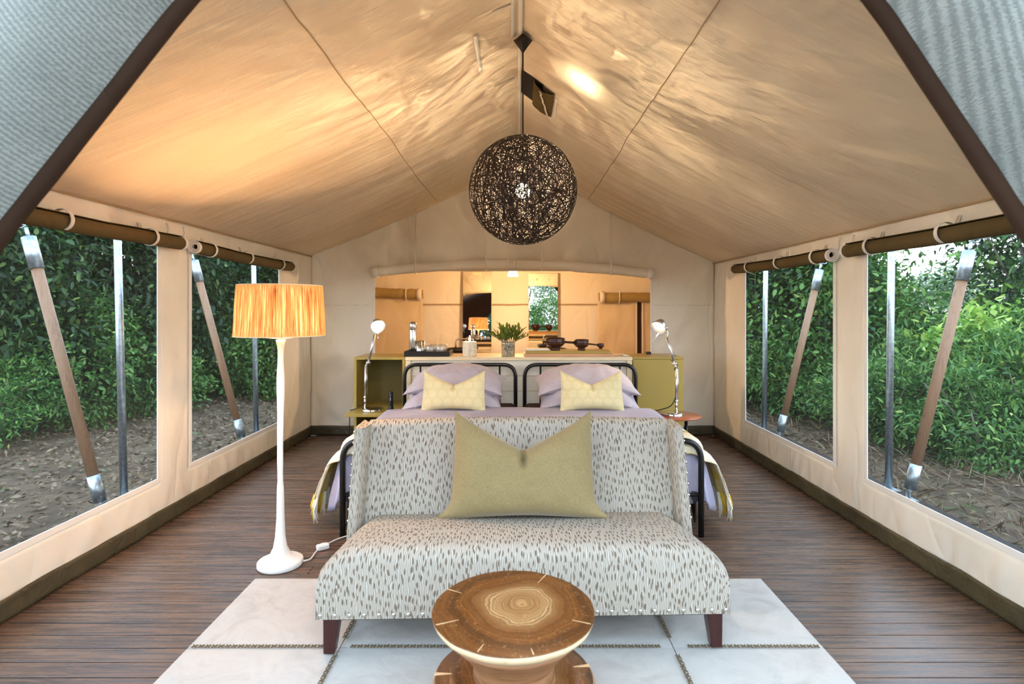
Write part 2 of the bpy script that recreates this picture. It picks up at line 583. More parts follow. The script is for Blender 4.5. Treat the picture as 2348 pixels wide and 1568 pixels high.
def screen_mat():
    m = M('insect_screen')
    tr = m.n('BsdfTransparent'); df = m.n('BsdfDiffuse'); mx = m.n('MixShader')
    df.inputs[0].default_value = srgb(120, 128, 130)
    w = m.n('TexWave', wave_type='BANDS', bands_direction='Z'); w.inputs['Scale'].default_value = 46
    m.l(m.coord('Object'), w.inputs['Vector'])
    m.l(m.math('ADD', m.math('MULTIPLY', w.outputs['Fac'], .08), .07), mx.inputs[0])
    m.l(tr.outputs[0], mx.inputs[1]); m.l(df.outputs[0], mx.inputs[2]); m.l(mx.outputs[0], m.out.inputs[0])
    return m.m
SCREEN = screen_mat()

def leaf_mat(name, stops, tr=.3):
    m = M(name, stops[0][1], .5, 0, .35)
    g = m.n('NewGeometry')
    col = m.ramp(g.outputs['Random Per Island'], stops)
    m.color(col)
    t = m.n('BsdfTranslucent'); m.l(col, t.inputs[0])
    mx = m.n('MixShader'); mx.inputs[0].default_value = tr
    m.l(m.b.outputs[0], mx.inputs[1]); m.l(t.outputs[0], mx.inputs[2]); m.l(mx.outputs[0], m.out.inputs[0])
    return m.m
LEAF_DARK = leaf_mat('dark_leaves', [(0, srgb(25, 46, 27)), (.5, srgb(43, 68, 37)), (.85, srgb(60, 89, 48)), (1, srgb(94, 116, 56))])
LEAF_MID = leaf_mat('mid_leaves', [(0, srgb(45, 82, 40)), (.5, srgb(75, 117, 52)), (.9, srgb(103, 142, 66)), (1, srgb(151, 170, 86))])
LEAF_LIT = leaf_mat('lit_leaves', [(0, srgb(95, 138, 55)), (.5, srgb(138, 176, 77)), (1, srgb(184, 202, 110))], .4)  # light falling on the bush is put into this leaf colour
LEAF_HAZE = leaf_mat('haze_grey_leaves', [(0, srgb(84, 112, 84)), (.5, srgb(122, 150, 112)), (1, srgb(160, 182, 140))])  # distance haze is put into the leaves as a paler, greyer colour
LEAF_VASE = leaf_mat('vase_leaves', [(0, srgb(69, 91, 31)), (.5, srgb(110, 129, 45)), (1, srgb(156, 168, 74))], .2)
DEAD_LEAF = leaf_mat('dead_leaves', [(0, srgb(76, 60, 46)), (.5, srgb(108, 89, 68)), (.85, srgb(134, 116, 92)), (1, srgb(76, 92, 52))], .1)
BARK = wood_mat('grey_bark', srgb(92, 84, 74), srgb(112, 104, 92), srgb(76, 68, 60), (20, 20, 4), .9, .5)
def earth():
    m = M('forest_soil', srgb(92, 76, 62), .95, 0, .1)
    co = m.coord('Object')
    m.color(m.ramp(m.noise(co, 3, 8, .7), [(.3, srgb(70, 60, 50)), (.5, srgb(100, 86, 70)), (.7, srgb(126, 110, 90))]))
    m.bump(m.noise(co, 14, 6, .7), .8, .06)
    return m.m
EARTH = earth()

def stool_top():
    m = M('end_grain', srgb(108, 66, 32), .38, 0, .4)
    t = m.n('TexCoord')
    mp = m.n('Mapping'); m.l(t.outputs['Object'], mp.inputs[0]); mp.inputs['Location'].default_value = (-.028, -.02, 0)
    nw = m.n('TexNoise'); nw.inputs['Scale'].default_value = 6; nw.inputs['Detail'].default_value = 5
    m.l(mp.outputs[0], nw.inputs['Vector'])
    sp = m.n('SeparateXYZ'); m.l(mp.outputs[0], sp.inputs[0])
    r = m.math('SQRT', m.math('ADD', m.math('POWER', sp.outputs[0], 2.0), m.math('POWER', sp.outputs[1], 2.0)))
    rw = m.math('ADD', r, m.math('MULTIPLY', m.math('SUBTRACT', nw.outputs['Fac'], .5), .13))
    cv = m.n('CombineXYZ'); m.l(m.math('MULTIPLY', rw, 110.0), cv.inputs[0])
    rn = m.n('TexNoise', noise_dimensions='1D'); rn.inputs['Scale'].default_value = 1.0; rn.inputs['Detail'].default_value = 4
    m.l(m.math('MULTIPLY', rw, 150.0), rn.inputs['W'])
    big = m.ramp(rw, [(.00, srgb(176, 135, 86)), (.045, srgb(154, 109, 63)), (.09, srgb(185, 144, 95)), (.125, srgb(135, 88, 45)), (.155, srgb(111, 64, 23)), (.185, srgb(124, 73, 27)), (.21, srgb(82, 45, 14)), (.25, srgb(113, 66, 25))])
    c = m.mix(m.ramp(rn.outputs['Fac'], [(.36, (1, 1, 1, 1)), (.62, (0, 0, 0, 1))]), big, srgb(57, 32, 12), 'MIX')
    c = m.mix(.6, big, c)
    # fine radial checks towards the rim
    ang = m.math('ARCTAN2', sp.outputs[1], sp.outputs[0])
    an = m.n('TexNoise', noise_dimensions='2D'); an.inputs['Scale'].default_value = 1; an.inputs['Detail'].default_value = 1
    cv2 = m.n('CombineXYZ'); m.l(m.math('MULTIPLY', ang, 15.0), cv2.inputs[0]); m.l(m.math('MULTIPLY', r, 26.0), cv2.inputs[1])
    m.l(cv2.outputs[0], an.inputs['Vector'])
    ck = m.math('SUBTRACT', 1.0, m.math('MULTIPLY', m.math('ABSOLUTE', m.math('SUBTRACT', an.outputs['Fac'], .5)), 80.0), True)
    ck = m.math('MULTIPLY', ck, m.ramp(r, [(.10, (0, 0, 0, 1)), (.19, (1, 1, 1, 1))]))
    m.color(m.mix(m.math('MULTIPLY', ck, .45), c, srgb(185, 147, 100)))
    m.bump(m.math('SUBTRACT', rn.outputs['Fac'], ck), .12, .003)
    return m.m
END_GRAIN = stool_top()
SAPWOOD = wood_mat('pale_sapwood', srgb(214, 186, 144), srgb(222, 198, 158), srgb(198, 166, 122), (10, 10, 6), .5)
LOG_SIDE = wood_mat('log_flank', srgb(140, 98, 66), srgb(162, 118, 82), srgb(112, 74, 48), (3, 3, 30), .5, .25)
CRACK = M('pale_crack', srgb(214, 176, 130), .8).m
# ------------------------------------------------------------------ tent shell
XL, XR = -2.307, 2.21
YF, YB, YFAR = 1.30, 6.34, 8.40
XRIDGE, ZRIDGE, EAVE_L, EAVE_R = 0.03, 3.09, 2.0, 1.92

def roof_z(x):
    if x <= XRIDGE:
        t = (XRIDGE - x) / (XRIDGE - XL); e = EAVE_L
    else:
        t = (x - XRIDGE) / (XR - XRIDGE); e = EAVE_R
    return ZRIDGE + (e - ZRIDGE) * t - .055 * math.sin(PI * min(1, t) ** .85)

def roof_pt(side, t, y, off=0.0):
    """t = 0 at the ridge, 1 at the eave"""
    xe = XL if side < 0 else XR
    x = XRIDGE + (xe - XRIDGE) * t
    z = roof_z(x)
    env = math.sin(PI * min(1, max(0, t))) ** .5 if 0 < t < 1 else 0
    w = .016 * nz(y * 2.3 + side * 9, t * .9, 3.1) + .0085 * nz(y * 6.5 + t * .8, t * 1.1, side) + .0022 * nz(y * 17 + t * 2, t * 1.3, 7 + side)
    w += .018 * math.sin((y - YF) / 2.5 * PI) ** 2 * -1
    z += w * env
    n = Vector((1.09 if side < 0 else -1.17, 0, -2.3)).normalized()
    return Vector((x, y, z)) + n * off

# --- floor: deck boards across the tent
floor = struct('floor')
slab = MB().box((0, 4.6, -.075), (6.1, 7.8, .07)).build('deck_frame', DECK_DARK, floor)
board_meshes = {}
def board(x0, x1, y, w):
    L = round(x1 - x0, 2)
    key = (L, w)
    if key not in board_meshes:
        o = MB().box((0, 0, 0), (L - .003, w, .034)).build('plank', DECK, floor, local=True, bevel=.003)
        board_meshes[key] = o
    else:
        o = board_meshes[key].copy(); COL.objects.link(o)
    o.location = ((x0 + x1) / 2, y, -.017)
rb = random.Random(5)
PW = .094
y = 1.36
lens = [1.9, 2.3, 2.7]
while y < 6.34:
    first = rb.choice([1.2, 1.5, 1.9, 2.3, 2.6, 3.0, 3.4])
    board(XL, XL + first, y, PW - .004)
    board(XL + first, XR, y, PW - .004)
    y += PW
bath_floor = MB().box((0, 7.38, -.017), (4.5, 2.06, .034)).build('bathroom_decking', DECK, floor)

# --- roof
ceiling = struct('ceiling')
ts = lin(0, 1, 46) + [1.03]
ys = lin(YF, YFAR, 230)
for s in (-1, 1):
    MB().grid(lambda y, t: roof_pt(s, t, y), ys, ts, flip=(s < 0)).build('roof_slope', CANVAS_ROOF, ceiling)
# seams parallel to the ridge
for s, t in ((-1, .395), (1, .35)):
    p = [roof_pt(s, t, y, .002) for y in lin(YF, YB, 90)]
    MB().tube(p, .0028, 5).build('roof_seam', SEAM, ceiling)
for s in (-1, 1):
    p = [roof_pt(s, .995, y, .012) for y in lin(YF, YB, 60)]
    MB().tube(p, .005, 6).build('eave_piping', SEAM, ceiling)
MB().tube([(XRIDGE - .01, y, ZRIDGE - .022) for y in lin(YF, YB, 20)], .014, 6).build('ridge_webbing', WEBBING, ceiling)
def ribbon(side, x0, y0, x1, y1, w, name, mt, off=.006, n=14, wav=.003):
    def tt(x): return abs(x - XRIDGE) / (XRIDGE - XL if side < 0 else XR - XRIDGE)
    dx, dy = x1 - x0, y1 - y0
    L = math.hypot(dx, dy); px, py = -dy / L * w / 2, dx / L * w / 2
    def fn(u, v):
        k = wav * nz(u * 9, x0 * 5, y0)
        return roof_pt(side, tt(x0 + dx * u + px * v + k), y0 + dy * u + py * v, off)
    return MB().grid(fn, lin(0, 1, n), [-1, 0, 1]).build(name, mt, ceiling, solid=.003)
# closed vents by the ridge on the left: hook and loop strips
ribbon(-1, -.235, 3.16, -.232, 3.64, .022, 'hook_and_loop_strip', WEBBING)
ribbon(-1, -.13, 3.02, -.03, 3.06, .014, 'hook_and_loop_strip', WEBBING)
ribbon(-1, -.025, 2.9, -.025, 3.43, .02, 'hook_and_loop_strip', WEBBING)
ribbon(-1, -.16, 4.02, -.02, 4.05, .012, 'hook_and_loop_strip', WEBBING)
ribbon(-1, -.25, 5.20, -.25, 5.60, .022, 'hook_and_loop_strip', WEBBING)
ribbon(-1, -.16, 4.98, -.04, 5.02, .012, 'hook_and_loop_strip', WEBBING)
ribbon(-1, -.05, 5.0, -.06, 5.5, .014, 'hook_and_loop_strip', WEBBING)
# open vent on the right of the ridge with its flap hanging half away
def rx(side, x): return abs(x - XRIDGE) / (XR - XRIDGE)
VENTNET = M('black_vent_net', srgb(34, 26, 22), .9).m
MB().grid(lambda u, v: roof_pt(1, rx(1, .035 + .155 * u), 3.97 + .40 * v + .02 * u, .008), lin(0, 1, 8), lin(0, 1, 10)).build('vent_net', VENTNET, ceiling, label='dark net over the open ridge vent')
MB().grid(lambda u, v: roof_pt(1, rx(1, .125 + .15 * u), 3.99 + .44 * v + .03 * u, .012 + .035 * math.sin(PI * u) * (1 - .5 * v) + .008 * nz(u * 4, v * 5)), lin(0, 1, 10), lin(0, 1, 12)).build('vent_flap', OLIVE, ceiling, label='olive flap hanging from the ridge vent')
ribbon(1, .185, 4.02, .272, 4.44, .012, 'hook_and_loop_strip', WEBBING, .05, wav=.012)
ribbon(1, .29, 4.10, .30, 4.5, .016, 'hook_and_loop_strip', WEBBING)

# --- side walls with their window openings
WIN = {  # side: list of (y0, y1, z0, z1)
    -1: [(1.50, 3.66, .285, 1.84), (3.975, 5.51, .285, 1.83)],
    1: [(1.50, 3.595, .305, 1.80), (3.912, 5.49, .305, 1.80)]}
def wall_disp(side, y, z):
    d = 0
    edge = 9
    for (a, b, c, e) in WIN[side]:
        dy = max(a - y, y - b, 0); dz = max(c - z, z - e, 0)
        edge = min(edge, math.hypot(dy, dz))
    k = min(1, edge / .07)
    low = 1 if z < .29 else 0
    d += .008 * max(0, 1 - abs(nz((y + side * .5 * z) * 2.2, z * .9, 17 + side)) * 8)
    d += .010 * nz(y * 1.9, z * 1.3, 4 + side)
    d += .006 * nz((y + .35 * z * side) * 6, z * 2.0, 8 + side)
    if z < .30:   # gathers under the windows
        d += .012 * nz((y + z * .45) * 13, z * 1.4, side * 3) + .003 * nz((y - z * .2) * 33, z * 2, side)
    if z < .30:
        d += .0055 * math.sin((y + .35 * z) * 46 + 5 * nz(y * 2.2, side)) * max(0, nz(y * 1.3, 5 + side) + .45)
    if z > 1.84:
        d += .004 * nz(y * 20, z * 2, 3)
    if z < .13: d = min(d, .004)
    return d * k
for side, nm, X, ev in ((-1, 'wall_left', XL, EAVE_L), (1, 'wall_right', XR, EAVE_R)):
    wy = breaks(sorted({YF, YB} | {v for w in WIN[side] for v in w[:2]}), .026)
    wz = breaks(sorted({.0, ev} | {v for w in WIN[side] for v in w[2:]} | {.285 if side < 0 else .305}), .03)
    sk = lambda a, b: any(w[0] < a < w[1] and w[2] < b < w[3] for w in WIN[side])
    o = MB().grid(lambda y, z: Vector((X + side * -1 * wall_disp(side, y, z), y, z)), wy, wz, skip=sk, flip=side > 0).build(nm, CANVAS, solid=.006, kind='structure')
    # horizontal seam
    k = 0
    # bathroom stretch of the side wall
    MB().grid(lambda y, z: Vector((X, y, z)), lin(YB, YFAR, 12), lin(0, ev, 8), flip=side > 0).build('wall_bathroom_side', CANVAS, kind='structure', solid=.006)
    # small tie loops under the eave
    for ty in ((3.72, 3.90, 3.50) if side < 0 else (3.70, 3.86, 3.50)):
        zz = ev - .03 if ty != 3.50 else ev - .11
        p = [(X - side * .012, ty, zz), (X - side * .022, ty + .012, zz - .035), (X - side * .012, ty + .006, zz - .08)]
        MB().tube(bend(p, .02), .007, 5).build('tie_loop', WEBBING, o)

# windows: white webbing border + insect screen
WINS = [(-1, WIN[-1][0], 'window_1'), (-1, WIN[-1][1], 'window_2'), (1, WIN[1][1], 'window_3'), (1, WIN[1][0], 'window_4')]
for side, (y0, y1, z0, z1), nm in WINS:
    X = XL if side < 0 else XR
    w = struct(nm, (X, (y0 + y1) / 2, (z0 + z1) / 2))
    xi = X - side * .007
    b = .034
    for (ya, yb_, za, zb) in ((y0, y1, z0, z0 + b), (y0, y1, z1 - b, z1), (y0, y0 + b, z0 + b, z1 - b), (y1 - b, y1, z0 + b, z1 - b)):
        MB().box((xi, (ya + yb_) / 2, (za + zb) / 2), (.007, yb_ - ya, zb - za)).build('border_strip', WEBBING, w, bevel=.002)
    MB().grid(lambda a, c: Vector((X + side * .004, a, c)), [y0 + .01, y1 - .01], [z0 + .01, z1 - .01]).build('insect_screen', SCREEN, w)

# mud flaps = baseboards
def skirt(name, p0, p1, nrm, h=.105):
    p0, p1, nrm = Vector(p0), Vector(p1), Vector(nrm)
    L = (p1 - p0).length
    def fn(u, v):
        d = .012 + .007 * nz(u * L * 5, v * 1.3, p0.x) + .004 * nz(u * L * 16, v * 2, p0.y) + .004 * (1 - v)
        top = h + .006 * nz(u * L * 3, 5)
        return p0 + (p1 - p0) * u + nrm * d + Vector((0, 0, .002 + v * top))
    MB().grid(fn, lin(0, 1, int(L / .03)), lin(0, 1, 6)).build(name, MUDFLAP, solid=.006, kind='structure')
skirt('baseboard_left', (XL, YF, 0), (XL, YB, 0), (1, 0, 0))
skirt('baseboard_right', (XR, YF, 0), (XR, YB, 0), (-1, 0, 0))
skirt('baseboard_back', (XL, YB, 0), (XR, YB, 0), (0, -1, 0))

# --- back wall with the opening into the bathroom
OX0, OX1, OZ0, OZ1 = -1.595, 1.502, .84, 1.83
bx = breaks([XL, OX0, OX1, XR], .03)
bt = breaks([0, 1, 2, 3], .045)
def back_pt(x, k):
    z = k * OZ0 if k <= 1 else (OZ0 + (k - 1) * (OZ1 - OZ0) if k <= 2 else OZ1 + (k - 2) * (roof_z(x) - OZ1))
    dx = max(OX0 - x, x - OX1, 0); dz = max(OZ0 - z, z - OZ1, 0)
    e0 = 1 if z > .13 else 0
    e = e0 * min(1, math.hypot(dx, dz) / .1) * min(1, (x - XL) / .1, (XR - x) / .1)
    a = (x + .8 * z) if x < 0 else (x - .8 * z)
    d = .03 * nz(x * 1.7, z * 1.5, 2) + .022 * nz(a * 3.6, (z - .4 * abs(x)) * .9, 11) + .007 * nz(a * 9, z * 2.5, 5)
    d += .016 * max(0, 1 - abs(nz(a * 1.6, (z - .3 * abs(x)) * .7, 21)) * 7) + .008 * max(0, 1 - abs(nz(a * 3.1, z * 1.4, 31)) * 9)
    return Vector((x, YB - d * e, z))
wall_back = MB().grid(back_pt, bx, bt, skip=lambda a, k: OX0 < a < OX1 and 1 < k < 2).build('wall_back', CANVAS, solid=.006, kind='structure')
for xa, xb in ((XL + .02, OX0 - .03), (OX1 + .03, XR - .02)):
    MB().tube([back_pt(x, 1 + (1.45 - OZ0) / (OZ1 - OZ0)) - Vector((0, .003, 0)) for x in lin(xa, xb, 20)], .0013, 5).build('wall_seam', SEAM, wall_back)
for x in (OX0, OX1):
    MB().box((x, YB - .004, (OZ0 + OZ1) / 2), (.022, .006, OZ1 - OZ0)).build('opening_binding', WEBBING, wall_back)

# rolled canvas flap above the opening, with its hanging tapes
rf = thing('rolled_flap', (-.045, YB - .07, 1.86), 'long rolled pale canvas flap over the opening in the back wall', 'rolled blind')
def flap_path(u):
    x = -1.60 + 3.11 * u
    z = 1.807 + .105 * math.sin(PI * u) ** .8 - .02 * u + .008 * nz(x * 3, 2)
    return Vector((x, YB - .075, z))
us = lin(0, 1, 80)
MB().tube([flap_path(u) for u in us], [.056 + .007 * nz(u * 22, 1.5) + .004 * nz(u * 60, 3) for u in us], 16).build('roll', CANVAS, rf)
for u in (.012, .988):
    c = [flap_path(u + d) for d in (-.011, 0, .011)]
    MB().tube(c, .0605, 18).build('end_band', WEBBING, rf, label='white band at the roll end')
for u in (.483, .507):
    MB().tube([flap_path(u - .006), flap_path(u + .006)], .0605, 18).build('end_band', WEBBING, rf)
for px, zt in ((953, 2.48), (1114, 2.32), (1243, 2.3), (1400, 2.48)):
    x = (px - 1185) * 6.25 / 1300
    u = (x + 1.60) / 3.11
    zc = flap_path(u).z
    yb = YB - .155
    def ys_(z):
        return YB - .05 - .085 * max(0, 1 - abs(z - zc) / .5)
    MB().tube([(x, YB - .09, zt + .05), (x, YB - .115, zc + .16), (x + .003, YB - .136, zc + .03), (x + .003, YB - .139, zc - .02), (x, YB - .11, zc - .06), (x, YB - .07, zc - .064)], .0085, 6).build('hanging_tape', WEBBING, rf, label='narrow white tape')

# --- front wall: tied back door flaps seen from outside
def door_flap(side, edge):
    root = struct('wall_front_' + ('left' if side < 0 else 'right'))
    # opening edge (from apex down), then outer line along roof slope and wall
    E = [Vector((p[0], 0, p[1])) for p in edge]
    def edge_pt(k):
        f = k * (len(E) - 1); i = min(len(E) - 2, int(f)); return E[i].lerp(E[i + 1], f - i)
    X = XL if side < 0 else XR
    ev = EAVE_L if side < 0 else EAVE_R
    def outer(k):
        if k < .5:
            a = k / .5; return Vector((XRIDGE + (X - XRIDGE) * a, 0, roof_z(XRIDGE + (X - XRIDGE) * a) + .02))
        a = (k - .5) / .5; return Vector((X, 0, ev * (1 - a)))
    def fn(k, w):
        p = edge_pt(k).lerp(outer(k), w)
        curl = math.exp(-w / .085)
        y = YF - .07 + .225 * curl + .014 * nz(p.x * 2, p.z * 2, side) * (1 - curl) + .006 * nz(p.x * 6, p.z * 6, side)
        return Vector((p.x, y, p.z))
    ks = lin(0, 1, 60); ws = [0, .012, .025, .04, .055, .07, .09, .11, .135, .16, .19, .22, .26, .30] + lin(.35, 1, 18)
    sur = MB().grid(fn, ks, ws, uvf=lambda k, w: (fn(k, w).x, fn(k, w).z), flip=side < 0).build('outer_canvas', FLAP, root)
    MB().grid(lambda k, w: fn(k, w) + Vector((0, .018, 0)), ks, ws, flip=side > 0).build('inner_lining', LINING, root, label='dark brown lining of the door flap')
    # rolled dark edge
    pts = [edge_pt(k) for k in lin(0, 1, 50)]
    MB().tube([(p.x, YF + .172 + .004 * nz(p.z * 5), p.z) for p in pts], [.025 + .003 * nz(p.z * 7, side) for p in pts], 14).build('rolled_edge', LINING, root, label='dark fuzzy rolled edge')
door_flap(-1, [(-.03, 3.03), (-.40, 2.68), (-.865, 2.20), (-1.375, 1.555), (-1.50, 1.3), (-1.50, .6), (-1.45, .02)])
door_flap(1, [(.07, 3.03), (.45, 2.72), (.94, 2.195), (1.345, 1.585), (1.6, 1.1), (1.75, .5), (1.75, .02)])

# --- bathroom beyond the opening
KHAKI_ROLL = canvas_mat('khaki_roll', srgb(170, 146, 96), srgb(152, 128, 82))
def far_pt(x, z):
    return Vector((x, YFAR - (.02 * nz(x * 2.2, z * 1.2, 6) + .008 * nz((x + z * .4) * 7, z * 1.5, 2)), min(z, roof_z(x))))
wall_far = MB().grid(far_pt, breaks([XL, XR], .06), lin(0, 3.1, 40)).build('wall_far', CANVAS, solid=.006, kind='structure')
MB().tube([(x, YFAR - .026, 1.478 + .004 * nz(x * 4)) for x in lin(XL + .02, XR - .02, 40)], .010, 5).build('wall_seam', SEAM, wall_far, label='brown seam across the bathroom wall')
def panel_flap(name, x0, x1, z0, z1, seed, parent):
    MB().grid(lambda x, z: Vector((x, YFAR - .05 - .022 * nz((x - z * .6) * 3.5, z * 1.6, seed) - .012 * nz(x * 8, z * 3, seed), z)), lin(x0, x1, 26), lin(z0, z1, 30)).build(name, CANVAS_PALE, parent, solid=.005)
bw = tag(struct('window_5', (-1.75, YFAR - .04, 1.2)))
panel_flap('closed_flap', -2.16, -1.385, .55, 1.60, 3, bw)
bw2 = struct('window_6', (1.65, YFAR - .04, 1.2))
panel_flap('closed_flap', 1.19, 1.765, .55, 1.60, 9, bw2)
panel_flap('closed_flap', 1.835, 2.18, .55, 1.60, 14, bw2)
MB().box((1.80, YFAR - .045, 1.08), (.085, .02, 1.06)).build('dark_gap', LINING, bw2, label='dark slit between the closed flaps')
for xx in (1.755, 1.845):
    MB().box((xx, YFAR - .075, 1.08), (.022, .008, 1.06)).build('edge_tape', WEBBING, bw2)
for x0, x1, z, d, nm in ((-2.2, -1.375, 1.625, .01, 'short rolled olive blind on the bathroom wall left of the mirrors'), (1.20, 2.16, 1.585, .0, 'short rolled olive blind on the bathroom wall right of the mirrors')):
    r = thing('rolled_blind', ((x0 + x1) / 2, YFAR - .12, z), nm, 'rolled blind')
    us = lin(0, 1, 40)
    MB().tube([(x0 + (x1 - x0) * u, YFAR - .13, z + .03 * (1 - u) * (1 if x0 < 0 else -.4) + .012 * nz(u * 7, x0)) for u in us], [.072 + .012 * nz(u * 12, x0) for u in us], 14).build('roll', KHAKI_ROLL, r)
    xe = x1 - .04 if x0 < 0 else x0 + .04
    MB().tube([(xe - .035, YFAR - .13, z), (xe + .035, YFAR - .13, z)], .086, 16).build('end_band', WEBBING, r)
    for k in ((.72,) if x0 < 0 else (.30, .85)):
        xx = x0 + (x1 - x0) * k
        MB().tube([(xx, YFAR - .13 + .086 * math.sin(a), z + .086 * math.cos(a)) for a in lin(0, 2 * PI, 17)[:-1]], .008, 5, closed=True).build('tie_tape', WEBBING, r)

# ------------------------------------------------------------------ rolled side blinds
def spiral_roll(side, y0, y1, z0, z1, straps, label, r=.047):
    X = XL if side < 0 else XR
    xc = X - side * .062
    root = thing('rolled_blind', (xc, (y0 + y1) / 2, (z0 + z1) / 2), label, 'rolled blind', 'rolled window blinds')
    n = 56
    prof = []
    for i in range(n):
        a = 2 * PI * 2.6 * i / (n - 1)
        rr = r - (r - .018) * (i / (n - 1)) ** 1.1
        prof.append((rr * math.cos(a + 1.2), rr * math.sin(a + 1.2)))
    nv = lin(0, 1, 40)
    def fn(i, v):
        px, pz = prof[int(i)]
        y = y0 + (y1 - y0) * v
        k = 1 + .05 * nz(y * 5, 2 + side)
        sag = -.012 * math.sin(PI * v) + .005 * nz(y * 2.5, side)
        return Vector((xc - side * px * k, y, z0 + (z1 - z0) * v + pz * k + sag))
    m = MB().grid(fn, list(range(n)), nv)
    o = m.build('roll', OLIVE, root, solid=.004)
    for ye in (y0, y1):
        e = MB()
        for i in range(0, n - 1):
            a, b = fn(i, 0 if ye == y0 else 1), fn(i + 1, 0 if ye == y0 else 1)
            dy = Vector((0, .004 if ye == y1 else -.004, 0))
            inward = Vector((0, .02 if ye == y0 else -.02, 0))
            bi = len(e.v)
            ca = Vector((xc, a.y, (z0 if ye == y0 else z1)))
            fa, fb = (a - ca).normalized() * .004, (b - ca).normalized() * .004
            e.hexa([a - fa + dy, b - fb + dy, b + fb + dy, a + fa + dy, a - fa + inward, b - fb + inward, b + fb + inward, a + fa + inward])
        e.build('rolled_hem', WEBBING, root, label='pale hem showing at the roll end')
    for ys_ in straps:
        v = (ys_ - y0) / (y1 - y0)
        zc = z0 + (z1 - z0) * v
        R = r + .006
        pts = []
        for a in lin(rad(150), rad(-120), 16):
            pts.append(Vector((xc - side * -R * math.cos(a) * -1 * (1), ys_, zc + R * math.sin(a))))
        top = Vector((X - side * .006, ys_ - .02, zc + .085))
        w = .012
        s = MB()
        path = [top] + pts
        s.grid(lambda i, v_: path[int(i)] + Vector((0, w * v_, 0)), list(range(len(path))), [-1, 0, 1])
        s.build('strap', WEBBING, root, solid=.003, label='white strap')
spiral_roll(-1, 1.55, 3.80, 1.845, 1.845, (2.15, 2.80, 3.47), 'nearest rolled olive blind over the large window left of the floor lamp')
spiral_roll(-1, 3.95, 5.66, 1.838, 1.828, (4.15, 4.72, 5.36), 'rolled olive blind over the window behind the floor lamp')
spiral_roll(1, 3.86, 5.60, 1.775, 1.80, (4.06, 4.63, 5.22), 'rolled olive blind over the smaller window at the back of the right wall')
spiral_roll(1, 1.55, 3.70, 1.785, 1.785, (2.15, 2.84, 3.43), 'rolled olive blind over the large front window of the right wall')
# ------------------------------------------------------------------ rug
rug = thing('rug', (-.04, 2.2, 0), 'cream hide rug stitched from panels under the sofa', 'rug')
RX, RY = [-1.355, -.728, .645, 1.264], [1.45, 2.333, 2.935]
for i in range(3):
    for j in range(2):
        x0, x1, y0, y1 = RX[i] + .002, RX[i + 1] - .002, RY[j] + .002, RY[j + 1] - .002
        def fn(a, b):
            e = min(a - x0, x1 - a, b - y0, y1 - b)
            puff = .004 * min(1, e / .04)
            wave = .003 * nz(a * 4, b * 4, 2) + .002 * nz(a * 11, b * 11, 3)
            return Vector((a, b, .009 + puff + wave * min(1, e / .05)))
        m = MB().grid(fn, breaks([x0, x1], .035), breaks([y0, y1], .035))
        n = len(m.v)
        m.box(((x0 + x1) / 2, (y0 + y1) / 2, .0045), (x1 - x0, y1 - y0, .008))
        m.build('hide_panel', RUG, rug)
xs = MB()
for a in (rad(38), rad(-38)):
    xs.box((0, 0, .0), (.026, .0042, .004), Matrix.Rotation(a, 3, 'Z'))
proto_st = xs.build('stitch', THONG, rug, local=True)
loc = rug.location
count = [0]
rs = random.Random(3)
def stitch(x, y, rot):
    o = proto_st if count[0] == 0 else proto_st.copy()
    if count[0]: COL.objects.link(o)
    count[0] += 1
    o.location = (x - loc.x, y - loc.y, .0165)
    o.rotation_euler = (0, 0, rot + rs.uniform(-.15, .15))
x = RX[0] + .03
while x < RX[3] - .02:
    if all(abs(x - k) > .05 for k in RX[1:3]): stitch(x, RY[1], 0)
    x += .0272
for k in RX[1:3]:
    y = 1.75
    while y < RY[2] - .02:
        if abs(y - RY[1]) > .05: stitch(k, y, rad(90))
        y += .0285

# ------------------------------------------------------------------ coffee table: a turned log
T = thing('log_table', (-.01, 1.78, .027), 'hourglass log table with a dark ringed end grain top in front of the sofa', 'table')
def wob(a, s): return 1 + .018 * nz(math.cos(a) * 1.3 + s, math.sin(a) * 1.3, s) + .008 * nz(math.cos(a) * 5, math.sin(a) * 5, s)
def blob(prof, mt, name, s, lab=None, seg=72):
    m = MB()
    for r, z in prof: pass
    b = len(m.v)
    for r, z in prof:
        for k in range(seg):
            a = 2 * PI * k / seg
            q = r * wob(a, s)
            m.v.append((q * math.cos(a), q * math.sin(a), z))
    for i in range(len(prof) - 1):
        for k in range(seg):
            k2 = (k + 1) % seg
            m.face([b + i * seg + k, b + i * seg + k2, b + (i + 1) * seg + k2, b + (i + 1) * seg + k], True)
    if prof[-1][0] > 1e-5: m.face([b + (len(prof) - 1) * seg + k for k in range(seg)], False)
    if prof[0][0] > 1e-5: m.face([b + k for k in range(seg)][::-1], False)
    return m.build(name, mt, T, local=True, label=lab)
blob([(.252, .4335), (.2545, .436), (.2525, .438)], END_GRAIN, 'tabletop', 1.3, 'dark ringed end grain')
blob([(.224, .395), (.244, .412), (.2535, .4325), (.252, .4335)], SAPWOOD, 'sapwood_rim', 1.3, 'pale sapwood rim')
blob([(.128, .235), (.124, .26), (.135, .29), (.165, .33), (.2, .367), (.224, .395)], LOG_SIDE, 'upper_cone', 1.3)
blob([(.245, -.013), (.256, .01), (.257, .19), (.252, .214), (.246, .222)], LOG_SIDE, 'base_drum', 2.1)
blob([(.246, .2222), (.18, .228), (.13, .236)], END_GRAIN, 'base_top', 2.1, 'ringed end grain of the lower drum')
